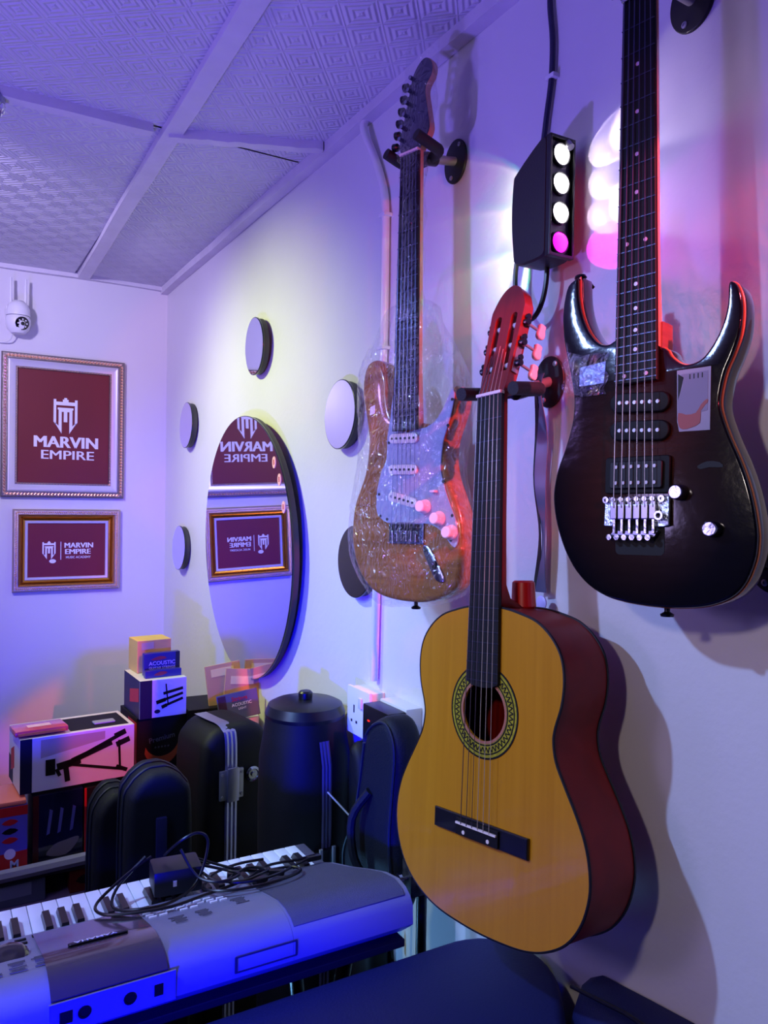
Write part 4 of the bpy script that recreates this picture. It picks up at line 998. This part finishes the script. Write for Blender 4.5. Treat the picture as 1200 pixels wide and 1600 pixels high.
run([(-.54, 1.36, .052), (-.52, 1.33, .085), (-.49, 1.325, .095), (-.475, 1.32, .075), (-.50, 1.30, .02), (-.55, 1.275, .004), (-.60, 1.27, .006), (-.635, 1.31, .006), (-.62, 1.35, .020), (-.57, 1.37, .052)])
run([(-.48, 1.37, .03), (-.45, 1.36, .018), (-.42, 1.33, .014), (-.38, 1.315, .008), (-.33, 1.30, .008), (-.32, 1.27, .006), (-.36, 1.245, .006), (-.42, 1.24, .006), (-.47, 1.255, .008), (-.49, 1.29, .010), (-.46, 1.33, .014), (-.41, 1.35, .012), (-.36, 1.35, .01)])
run([(-.49, 1.33, .03), (-.47, 1.29, .018), (-.43, 1.27, .012), (-.39, 1.28, .014), (-.37, 1.30, .012), (-.40, 1.32, .016), (-.44, 1.30, .014), (-.45, 1.27, .014), (-.41, 1.255, .012), (-.36, 1.27, .010), (-.31, 1.31, .006), (-.27, 1.318, .012)])
run([(-.52, 1.33, .07), (-.50, 1.30, .03), (-.47, 1.27, .02), (-.43, 1.285, .02), (-.44, 1.32, .02), (-.48, 1.34, .03)])
for x, y, a in ((-.40, 1.262, 20), (-.36, 1.285, -30), (-.43, 1.33, 70), (-.272, 1.318, 0)):
    MB().box((-.014, -.006, 0), (.014, .006, .010), .003).build('plug', black, cb, 40, T(x, y, zt(x, y)+.006) @ RZ(a))

# ------------------------------------------------------------------ navy padded bench and bag in the foreground
bo = smooth([(-1.3, .30), (-1.3, .7), (-1.3, 1.075), (-1.2, 1.082), (-.6, 1.082), (-.20, 1.082), (-.10, 1.078), (-.045, 1.045), (-.020, .985), (-.030, .925), (-.068, .865), (-.115, .805), (-.16, .70), (-.18, .5), (-.22, .30), (-.3, .27), (-1.2, .27)], 3)
pb = thing('padded_bench', 'navy vinyl padded bench top in front of the keyboard under the classical guitar', 'bench')
MB().prism(bo, .66, .808, .018, 4).build('cushion', navyvinyl, pb, 50)
MB().prism(offset(bo, -.03), .05, .66, .004, 1).build('base', blackm, pb, 30)
for x, y in ((-1.2, .35), (-.35, .35), (-1.2, 1.0), (-.15, 1.0)): MB().cyl((x, y, 0), (x, y, .05), .02, n=12).build('foot', black, pb)
nb = thing('instrument_bag', 'navy soft bag leaning on the wall at the bottom right edge', 'bag')
b_ = MB(); prev = None
for y, w_, zt_, zb in ((.885, .010, .790, .30), (.875, .040, .815, .15), (.85, .075, .832, .03), (.76, .10, .845, .005), (.66, .11, .858, .0), (.45, .12, .87, .0), (.40, .06, .85, .05)):
    rg = b_.ring([(-.004, y, zb), (-.004, y, zt_), (-.004-w_*.45, y, zt_-.006), (-.004-w_*.8, y, zt_-.035), (-.004-w_, y, zt_-.10), (-.004-w_, y, zb+.03), (-.004-w_*.7, y, zb)])
    if prev: b_.bridge(prev, rg)
    else: b_.bm.faces.new(rg)
    prev = rg
b_.bm.faces.new(prev); b_.build('bag_body', navyvinyl, nb, 50)
MB().tube([(-.05, .87, .818), (-.055, .76, .842), (-.06, .60, .856), (-.06, .46, .862)], .003).build('piping', mat('dark_navy', (.02, .03, .08), .5), nb)

# ------------------------------------------------------------------ cases and bags standing behind the keyboard
def soft_bag(cx, cy, wd, dp, top, label, rz=0):
    t = thing('soft_case', label, 'instrument case', T(cx, cy, 0) @ RZ(rz), 'soft cases behind the keyboard')
    o = smooth([(-wd/2, 0), (-wd/2, top*.5), (-wd/2*.98, top-.10), (-wd/2*.80, top-.035), (-wd/2*.35, top-.004), (0, top), (wd/2*.35, top-.004), (wd/2*.80, top-.035), (wd/2*.98, top-.10), (wd/2, top*.5), (wd/2, 0)], 3, False)
    MB().prism(o, -dp/2, dp/2, .022, 4).build('shell', nylonbag, t, 50, pose((0, 0, 0), (1, 0, 0), (0, 0, 1), (0, -1, 0)))
    for q in (-.3, .3):
        oo = offset(o, .0015); b_ = MB(); b_.tube([(p[0], -dp*q*.5, p[1]) for p in oo if p[1] > .2], .0035, 6); b_.build('zip_piping', mat('zip_navy', (.05, .10, .17), .5), t)
    return t
s1 = soft_bag(-.433, 1.86, .155, .13, .921, 'taller navy soft instrument case with rounded top beside the hard case')
b_ = MB().box((-.012, -.074, .70), (.012, -.062, .82), .003); b_.build('handle_patch', mat('blue_webbing', (.07, .08, .28), .5), s1, 30)
s2 = soft_bag(-.492, 2.03, .115, .14, .828, 'shorter navy soft instrument case at the left of the row')

hc = thing('hard_case', 'black moulded hard instrument case with silver strip and lock', 'instrument case', T(-.180, 2.12, 0) @ RZ(8))
wd = .212; top = .942
o = smooth([(-wd/2, 0), (-wd/2, .5), (-wd/2, top-.10), (-wd/2+.02, top-.03), (-wd/2+.06, top-.004), (0, top), (wd/2-.06, top-.004), (wd/2-.02, top-.03), (wd/2, top-.10), (wd/2+.010, top-.20), (wd/2+.012, .5), (wd/2+.010, 0)], 3, False)
MB().prism(o, -.09, .10, .03, 4).build('shell', hardcase, hc, 50, pose((0, 0, 0), (1, 0, 0), (0, 0, 1), (0, -1, 0)))
def ribbon(path, wd_, name, m, parent, ribs=3):
    b_ = MB(); prev = None
    for p_ in path:
        p_ = Vector(p_)
        rg = b_.ring([p_+Vector((-wd_/2+wd_*k/(ribs*2), 0, 0))+Vector(((0, -.0015, .0) if k % 2 else (0, 0, 0))) for k in range(ribs*2+1)])
        if prev: b_.bridge(prev, rg, False)
        prev = rg
    return b_.build(name, m, parent, 20)
path = [(-.040, .06, top+.002), (-.038, -.02, top+.002), (-.034, -.065, top+.001), (-.030, -.090, top-.010), (-.026, -.1020, top-.035), (-.024, -.1025, top-.15), (-.024, -.1025, .4), (-.024, -.1025, .1)]
ribbon(smooth(path, 4, False), .036, 'edge_strip', silverstrip, hc)
la = MB().box((-.060, -.1105, .745), (.010, -.1015, .825), .003).build('latch', steel, hc, 30)
MB().box((-.041, -.118, .740), (-.007, -.1105, .831), .003).build('latch_tongue', silverstrip, la, 30)
for x in (-.054, .004):
    for z in (.755, .815): MB().cyl((x, -.1105, z), (x, -.113, z), .004, n=8).build('rivet', steel, la)
MB().lathe([(.021, 0), (.021, .006), (.015, .010), (.013, .007), (.007, .007), (.006, .012), (0, .012)], ((.040, -.101, .800), (0, -1, 0)), 24).build('lock', chrome, hc)

dc = thing('drum_case', 'tall black drum case with round lid and silver strip', 'instrument case', T(-.118, 1.70, 0) @ RZ(6) @ Matrix.Diagonal((1, 1, 1.055, 1)))
MB().lathe([(.100, 0), (.104, .05), (.108, .55), (.110, .80), (.108, .90), (.098, .955), (.094, .985), (.0, .985)], ((0, 0, 0), (0, 0, 1)), 40).build('shell', hardcase, dc, 50)
MB().lathe([(.086, .978), (.0945, .985), (.096, .993), (.088, 1.012), (.075, 1.018), (.03, 1.022), (.0, 1.022)], ((0, 0, 0), (0, 0, 1)), 40).build('lid', mat('lid_black', (.06, .06, .085), .35), dc, 30)
MB().lathe([(.016, 1.020), (.017, 1.028), (.017, 1.036), (.013, 1.040), (0, 1.040)], ((0, 0, 0), (0, 0, 1)), 20).build('lid_knob', black, dc, 40)
ribbon([(-.008, -.100, .950), (-.006, -.110, .90), (-.006, -.112, .80), (-.006, -.111, .6), (-.006, -.110, .3)], .026, 'edge_strip', mat('dim_aluminium', (.50, .46, .62), .35, .8), dc)
la = MB().box((-.044, -.122, .670), (.024, -.106, .722), .004).build('latch', darkmetal, dc, 30)
MB().box((-.032, -.128, .664), (-.024, -.122, .728), .001).box((.002, -.128, .664), (.010, -.122, .728), .001).build('latch_tongue', steel, la, 30)

# dark case leaning beside it, and a thin steel rod
lc = thing('dark_case', 'dark slanting case between the drum case and the wall sockets', 'instrument case')
b_ = MB().prism(smooth([(1.43, .0), (1.565, .0), (1.575, .25), (1.575, .8), (1.575, .985), (1.53, .985), (1.50, .85), (1.44, .35)], 3), -.070, -.012, .02, 3)
b_.build('shell', hardcase, lc, 50, pose((0, 0, 0), (0, 1, 0), (0, 0, 1), (1, 0, 0)))
rd = tag(MB().tube([(-.13, 1.55, .905), (-.075, 1.46, .83)], .0022, 6).build('steel_rod', steel), 'thin steel rod crossing in front of the dark slanting case', 'rod')

gb = thing('gig_bag', 'navy soft guitar bag hanging under the sockets behind the classical guitar', 'instrument bag', pose((-.082, 1.300, .078), (.10, -.995, 0), (0, 0, 1), (-.995, -.10, 0)) @ Matrix.Scale(.95, 4))
o = smooth([(-.050, 1.075), (.0, 1.115), (.040, 1.110), (.065, 1.06), (.058, .96), (.052, .88), (.058, .80), (.050, .735), (.0, .705), (-.07, .705), (-.12, .735), (-.130, .80), (-.105, .86), (-.085, .91), (-.070, .98)], 4)
MB().prism(o, 0, .075, .025, 4).build('shell', nylonbag, gb, 50)
MB().tube([(p[0], p[1], .074) for p in offset(o, -.010)], .003, 6).build('zip_piping', mat('zip_navy', (.05, .10, .17), .5), gb)
MB().tube(smooth([(-.02, .96, .078), (-.05, .90, .10), (-.04, .82, .10), (-.01, .77, .078)], 4, False), .009, 8).build('carry_handle', nylonbag, gb)

# chrome hardware behind the classical guitar's lower bout
hw = thing('stand_clamp', 'small chrome stand clamp with wing knob below the classical guitar', 'clamp', T(-.125, 1.19, .835))
MB().box((-.02, -.012, 0), (.045, .02, .065), .005).build('clamp_block', mat('speckled_clamp', (.22, .22, .22), .4, .4, var=.9, vscale=60), hw, 40)
MB().lathe([(.004, 0), (.004, .012), (.011, .014), (.011, .020), (.004, .022)], ((-.02, 0, .035), (-1, 0, 0)), 12).build('wing_knob', chrome, hw)
MB().lathe([(.010, 0), (.010, .006), (.004, .008), (0, .008)], ((.005, -.012, .045), (0, -1, 0)), 14).build('bolt', chrome, hw)
MB().cyl((.015, .005, .0), (.015, .005, -.835), .010, n=12).build('post', black, hw)

# ------------------------------------------------------------------ rack with boxes of stock
rk = thing('stock_rack', 'low rack with grey board shelves holding the stacked cartons', 'rack')
greyb = mat('grey_board', (.44, .40, .50), .5)
MB().box((-1.7, 2.245, .535), (-.03, 2.72, .552), .002).build('shelf', mat('cloth_shelf', (.30, .28, .36), .7, bump=.4, bscale=30), rk, 30)
MB().box((-1.7, 2.22, .425), (-.30, 2.72, .470), .002).build('shelf', greyb, rk, 30)
MB().box((-1.7, 2.24, .10), (-.03, 2.72, .12), .002).build('shelf', greyb, rk, 30)
for x in (-1.69, -.60, -.05):
    for y in (2.30, 2.70): MB().box((x-.015, y-.015, 0), (x+.015, y+.015, .535), .002).build('upright', blackm, rk, 0)
MB().tube(smooth([(-1.7, 2.243, .556), (-1.0, 2.243, .556), (-.72, 2.241, .560), (-.55, 2.245, .562), (-.40, 2.245, .566)], 4, False), .017, 8).build('rolled_edge', mat('pale_sheet', (.50, .50, .62), .35), rk)
def carton(x0, x1, y0, y1, z0, z1, m, label, name='carton', rz=0, cat='box', grp=None):
    cx, cy = (x0+x1)/2, (y0+y1)/2
    t = thing(name, label, cat, T(cx, cy, z0) @ RZ(rz), grp)
    a, c, h = (x1-x0)/2, (y1-y0)/2, z1-z0
    MB().box((-a, -c, 0), (a, c, h), .0015).build('box', m, t, 0)
    t['a'] = a; t['c'] = c; t['h'] = h
    return t
def face(t, out, m, name='print', z=.0004, parent=None, side='f'):
    a, c, h = t['a'], t['c'], t['h']
    M_ = pose((0, -c, 0), (1, 0, 0), (0, 0, 1), (0, -1, 0)) if side == 'f' else pose((-a, 0, 0), (0, -1, 0), (0, 0, 1), (-1, 0, 0)) if side == 'l' else T(0, 0, h)
    return MB().prism(out, 0, z).build(name, m, parent or t, 0, M_)
def facetext(t, s, x, z, size, m=None, side='f', bold=.01, rot=0, sx=1):
    a, c, h = t['a'], t['c'], t['h']
    M_ = pose((0, -c, 0), (1, 0, 0), (0, 0, 1), (0, -1, 0))
    return text(s, size, .0006, bold, 'lettering', m or whitep, t, M_ @ T(x, z, .0008) @ RZ(rot), sx)
def tripod(t, s, ox, oz, flip=1, kind=0):
    """black silhouette of a folded microphone tripod"""
    b_ = MB()
    def bar(x0, z0, x1, z1, w_):
        d = Vector((x1-x0, z1-z0)).normalized(); n_ = Vector((-d.y, d.x))*w_/2
        b_.poly([(ox+s*(x0+n_.x), oz+s*(z0+n_.y)), (ox+s*(x1+n_.x), oz+s*(z1+n_.y)), (ox+s*(x1-n_.x), oz+s*(z1-n_.y)), (ox+s*(x0-n_.x), oz+s*(z0-n_.y))], .0007)
    if kind == 0:
        bar(0, 0, 1.0, .42, .07); bar(.10, .05, .80, .28, .10); bar(-.15, -.02, .25, .05, .13); bar(.05, 0, 1.0, -.25, .05); bar(.93, .30, .95, -.20, .04); bar(.85, .38, 1.05, .45, .10); bar(.88, .22, 1.12, .30, .10); bar(-.16, -.05, -.10, -.18, .06); bar(.0, -.05, .03, -.30, .09); bar(.88, -.18, 1.08, -.28, .07)
        b_.box((ox-s*.34, oz-s*.14, .0), (ox-s*.18, oz+s*.14, .0007))
    else:
        bar(0, 0, 1.1, .28, .11); bar(.25, .34, 1.1, .50, .12); bar(.20, -.22, 1.1, .06, .11); bar(.36, .75, .46, -.18, .05); bar(-.05, -.02, .35, .08, .16); bar(.18, -.24, .40, -.16, .15)
    M_ = pose((0, -t['c'], 0), (1, 0, 0), (0, 0, 1), (0, -1, 0))
    return b_.build('tripod_picture', blackprint, t, 0, M_ @ T(0, 0, .0006))
# left white tripod carton
Y0 = 2.30
bx1 = carton(-.690, -.385, Y0, Y0+.17, .749, .897, paperw, 'long white tripod carton lying on the black boxes at left', rz=4)
face(bx1, [(-.152, 0), (-.122, 0), (-.122, .148), (-.152, .148)], navyprint)
face(bx1, [(-.085, 0), (-.02, 0), (-.02, .070), (-.085, .070)], navyprint, side='l')
face(bx1, [(-.05, .03), (.0, .05), (.0, .11), (-.05, .09)], redprint, side='l', z=.0008)
face(bx1, [(-.100, .090), (.07, .118), (.07, .140), (-.100, .140)], mat('tan_label', (.66, .62, .60), .6), z=.0003)
tripod(bx1, .155, -.035, .062)
MB().box((-.02, -.07, .148), (.14, .06, .1495)).build('open_top_insert', blackprint, bx1, 0)
MB().box((.05, -.045, .1495), (.11, -.015, .155), .003).build('bubble_wrap', mat('foam_grey', (.55, .58, .66), .4), bx1, 40)
# pink string packets on it
pk = thing('string_packet', 'pink and orange packet lying on the left white tripod carton', 'packet', T(-.630, 2.345, .900) @ RZ(4) @ RX(-3))
MB().box((-.068, -.045, 0), (.068, .055, .016), .005).build('sleeve', mat('pink_packet', (.86, .30, .36), .25, coat=.8), pk, 40)
MB().box((-.060, -.0462, .003), (.060, -.045, .009)).build('orange_band', mat('orange_print', (.90, .52, .22), .4), pk, 0)
MB().box((-.03, -.01, .016), (.03, .02, .0165)).build('emblem', mat('pink_light', (.98, .74, .84), .4), pk, 0)
# black boxes under
bb1 = carton(-.655, -.555+.03, 2.29, 2.45, .553, .740, mat('blue_foil_box', (.06, .07, .20), .15, coat=1, bump=.6, bscale=30, var=.5, vscale=14), 'glossy blue-black box in crinkled clear film under the tripod carton', rz=3)
face(bb1, [(-.065, 0), (-.050, 0), (-.050, .187), (-.065, .187)], mat('dark_maroon', (.30, .06, .10), .35))
for x in (-.030, -.002, .030): face(bb1, [(x, .075), (x+.008, .078), (x+.016, .140), (x+.008, .145)], mat('tool_silver', (.44, .44, .72), .3, .4), 'picture')
face(bb1, smooth([(-.03, .020), (.02, .012), (.05, .040), (.052, .056), (.02, .052), (-.01, .045)], 3), mat('pick_shape', (.44, .42, .44), .4), 'picture')
bb2 = carton(-.520, -.390, 2.30, 2.45, .553, .738, blackprint, 'black box with handwritten style white lettering under the tripod carton', rz=3)
facetext(bb2, 'Violin', -.005, .070, .040, sx=.9)
facetext(bb2, 'ACOUSTIC', -.012, .118, .012, greyprint)
face(bb2, [(-.066, 0), (-.060, 0), (-.060, .185), (-.066, .185)], redprint)
face(bb2, circ(.045, .160, .020, 16), redprint, 'emblem')
rb = carton(-.86, -.665, 2.27, 2.42, .553, .728, mat('toy_blue', (.36, .34, .70), .4), 'red and blue box cut by the left edge of the picture')
face(rb, [(-.0975, .150), (.0975, .150), (.0975, .175), (-.0975, .175)], redprint)
face(rb, [(-.0975, 0), (.0975, 0), (.0975, .055), (-.0975, .045)], redprint)
face(rb, circ(.055, .050, .014, 16), whitep, 'emblem', .0008)
for q in range(3): face(rb, smooth([(.035, .085+q*.024), (.055, .095+q*.024), (.075, .087+q*.024), (.055, .078+q*.024)], 2), (redprint, blackprint, redprint)[q], 'picture', .0008)
facetext(rb, 'M', .066, .020, .030, mat('pale_blue', (.70, .76, .92), .4), bold=.03)
rt_ = tag(MB().box((-.80, 2.27, .730), (-.668, 2.42, .742), .004).build('flat_packet', mat('salmon_packet', (.90, .48, .44), .4)), 'salmon flat packet on top of the red and blue box', 'packet')
# shelf below
lb1 = carton(-.80, -.622, 2.25, 2.50, .471, .533, mat('grey_green', (.30, .34, .42), .5), 'grey box on the lower rack board at far left')
face(lb1, [(-.105, .018), (.055, .022), (.055, .056), (-.105, .056)], mat('pale_grey', (.46, .50, .60), .5))
lb2 = carton(-.560, -.470, 2.25, 2.50, .471, .533, mat('dark_red_box', (.34, .08, .06), .4), 'dark red box with black shape on the lower rack board')
face(lb2, smooth([(-.03, .03), (-.01, .045), (.02, .035), (.04, .015), (.0, .018)], 2), blackprint)
# centre stack near the corner
bk1 = carton(-.368, -.215, 2.36, 2.54, .735, .898, blackprint, 'black box with orange crescent holding up the small white carton', rz=3)
face(bk1, [(-.0, 0), (.09, .0), (.09, .15), (-.0, .15)], redprint, side='l')
face(bk1, [(.055*math.cos(R(a)), .075+.062*math.sin(R(a))) for a in range(200, 341, 10)]+[(.052*math.cos(R(a)), .090+.050*math.sin(R(a))) for a in range(340, 199, -10)], mat('orange_arc', (.58, .28, .16), .4))
facetext(bk1, 'Premium', .0, .095, .022, greyprint, rot=8)
facetext(bk1, '* * * * *', .0, .066, .014, greyprint)
bk0 = carton(-.360, -.130, 2.36, 2.56, .553, .733, mat('plain_dark_box', (.07, .05, .06), .5), 'dark plain box at the bottom of the corner stack')
bx2 = carton(-.362, -.222, 2.34, 2.52, .899, 1.012, paperw, 'small white tripod carton standing on the black crescent box', rz=2)
face(bx2, [(-.070, 0), (-.034, 0), (-.034, .113), (-.070, .113)], navyprint)
face(bx2, [(-.09, 0), (.088, 0), (.088, .113), (-.09, .113)], navyprint, side='l')
face(bx2, [(-.02, .03), (.08, .05), (.08, .09), (-.02, .07)], redprint, side='l', z=.0008)
tripod(bx2, .070, -.018, .046, kind=1)
face(bx2, circ(-.018, .018, .009, 16, .006), navyprint, 'emblem')
# blue string packets in the carton, tan box behind
for k, (dx, dy, hh) in enumerate(((0, 0, .058), (.004, .035, .078))):
    sp = carton(-.338+dx, -.228+dx, 2.365+dy, 2.385+dy, 1.0125, 1.0125+(.022 if k == 0 else .068), blueprint, ('front blue string packet lying low on the small white carton', 'rear taller blue acoustic strings packet standing on the small white carton')[k], 'string_packet', rz=3, cat='packet')
    if k == 1:
        facetext(sp, 'ACOUSTIC', .0, .036, .0165, mat('lilac_print', (.70, .68, .95), .4))
        facetext(sp, 'GUITAR STRINGS', .0, .022, .0105, MATS['lilac_print'])
        face(sp, smooth([(-.035, .048), (-.005, .058), (.015, .050), (-.01, .046)], 2), mat('dim_red', (.55, .14, .28), .4))
        face(sp, [(.042, .0), (.055, .0), (.055, .068), (.042, .068)], navyprint)
    else: face(sp, smooth([(-.030, .008), (-.01, .018), (.012, .014), (-.005, .006)], 2), mat('dim_red', (.55, .14, .28), .4))
tb = carton(-.346, -.240, 2.45, 2.54, 1.0125, 1.112, cardb, 'tan cardboard box at the top of the corner stack', rz=4)
face(tb, [(-.040, .070), (-.002, .074), (-.002, .094), (-.040, .092)], mat('label_tan', (.72, .62, .56), .6))
# flat black monitor box, leaning cardboard and packets by the mirror foot
mb = carton(-.205, -.030, 2.345, 2.52, .860, .905, blackprint, 'flat black box between the small white carton and the mirror foot', rz=-3)
facetext(mb, 'HD Ready', .048, .030, .013)
b0 = carton(-.20, -.03, 2.36, 2.52, .735, .858, mat('brown_dark_box', (.14, .08, .08), .5), 'dark brown box under the flat black box')
for k, (y, x, w_, l) in enumerate(((2.375, -.080, .115, 'cardboard flap with yellow tag leaning on the wall below the mirror, left one'), (2.300, -.062, .115, 'cardboard flap with yellow tag overlapping the mirror foot, right one'))):
    cf = thing('cardboard_flap', l, 'cardboard', T(x, y, (.908, .892)[k]) @ RX(-5) @ RY((-6, 6)[k]))
    MB().box((-w_/2, 0, 0), (w_/2, .004, .125 if k == 0 else .135), .0005).build('board', cardb, cf, 0)
    MB().box((-w_/2+.018, -.0006, .088), (w_/2-.022, 0, .112)).build('tag', yellowtag, cf, 0)
gp = thing('string_packet', 'grey string packet leaning in front of the cardboard flaps', 'packet', T(-.082, 2.240, .892) @ RZ(-6) @ RX(-8) @ RY(-8))
MB().box((-.062, 0, 0), (.062, .008, .080), .001).build('sleeve', greyprint, gp, 0)
MB().box((-.060, -.0005, .0), (-.036, 0, .076)).build('dark_band', mat('maroon_dark', (.22, .10, .18), .4), gp, 0)
text('Strings', .018, .0005, .02, 'lettering', redprint, gp, T(.005, -.001, .060) @ RX(90))
text('ACOUSTIC', .0125, .0005, .01, 'lettering', whitep, gp, T(.010, -.001, .043) @ RX(90))
text('LIGHT', .009, .0005, .01, 'lettering', whitep, gp, T(.010, -.001, .030) @ RX(90))
wb = carton(-.125, -.012, 2.265, 2.335, .745, .888, paperw, 'white carton below the grey string packet beside the drum case', rz=-6)
face(wb, smooth([(-.01, .085), (.015, .10), (.03, .092), (.012, .070), (-.004, .060)], 2), blackprint, 'picture')
wb0 = carton(-.125, -.012, 2.265, 2.335, .553, .744, mat('dull_grey_box', (.26, .24, .30), .6), 'dull grey box under the white carton beside the drum case')
pkk = tag(MB().box((-.012, 2.02, 0), (-.002, 2.05, .80), .001).build('pink_stick', mat('pink_stick', (.85, .30, .50), .4)), 'narrow pink stick standing between hard case and drum case', 'stick')

# ------------------------------------------------------------------ ceiling crystal lamp at the left edge
cl = thing('ceiling_lamp', 'small crystal ceiling lamp with gold base at the left edge', 'lamp', T(-.790, 1.985, H-.012))
MB().lathe([(.034, 0), (.036, -.006), (.034, -.022), (.028, -.030)], ((0, 0, 0), (0, 0, 1)), 20).build('base_ring', chrome, cl)
MB().lathe([(.018, -.020), (.020, -.034), (.014, -.046), (0, -.050)], ((0, 0, 0), (0, 0, 1)), 16).build('gold_bulb', gold, cl)
for k in range(12):
    a = k*math.pi/6; q = Vector((.030*math.cos(a), .030*math.sin(a), -.024))
    MB().lathe([(.001, .010), (.007, .002), (.005, -.008), (.001, -.014)], (q, (0, 0, 1)), 6).build('crystal', mat('crystal', (.9, .9, .95), .05, .6), cl, 0)
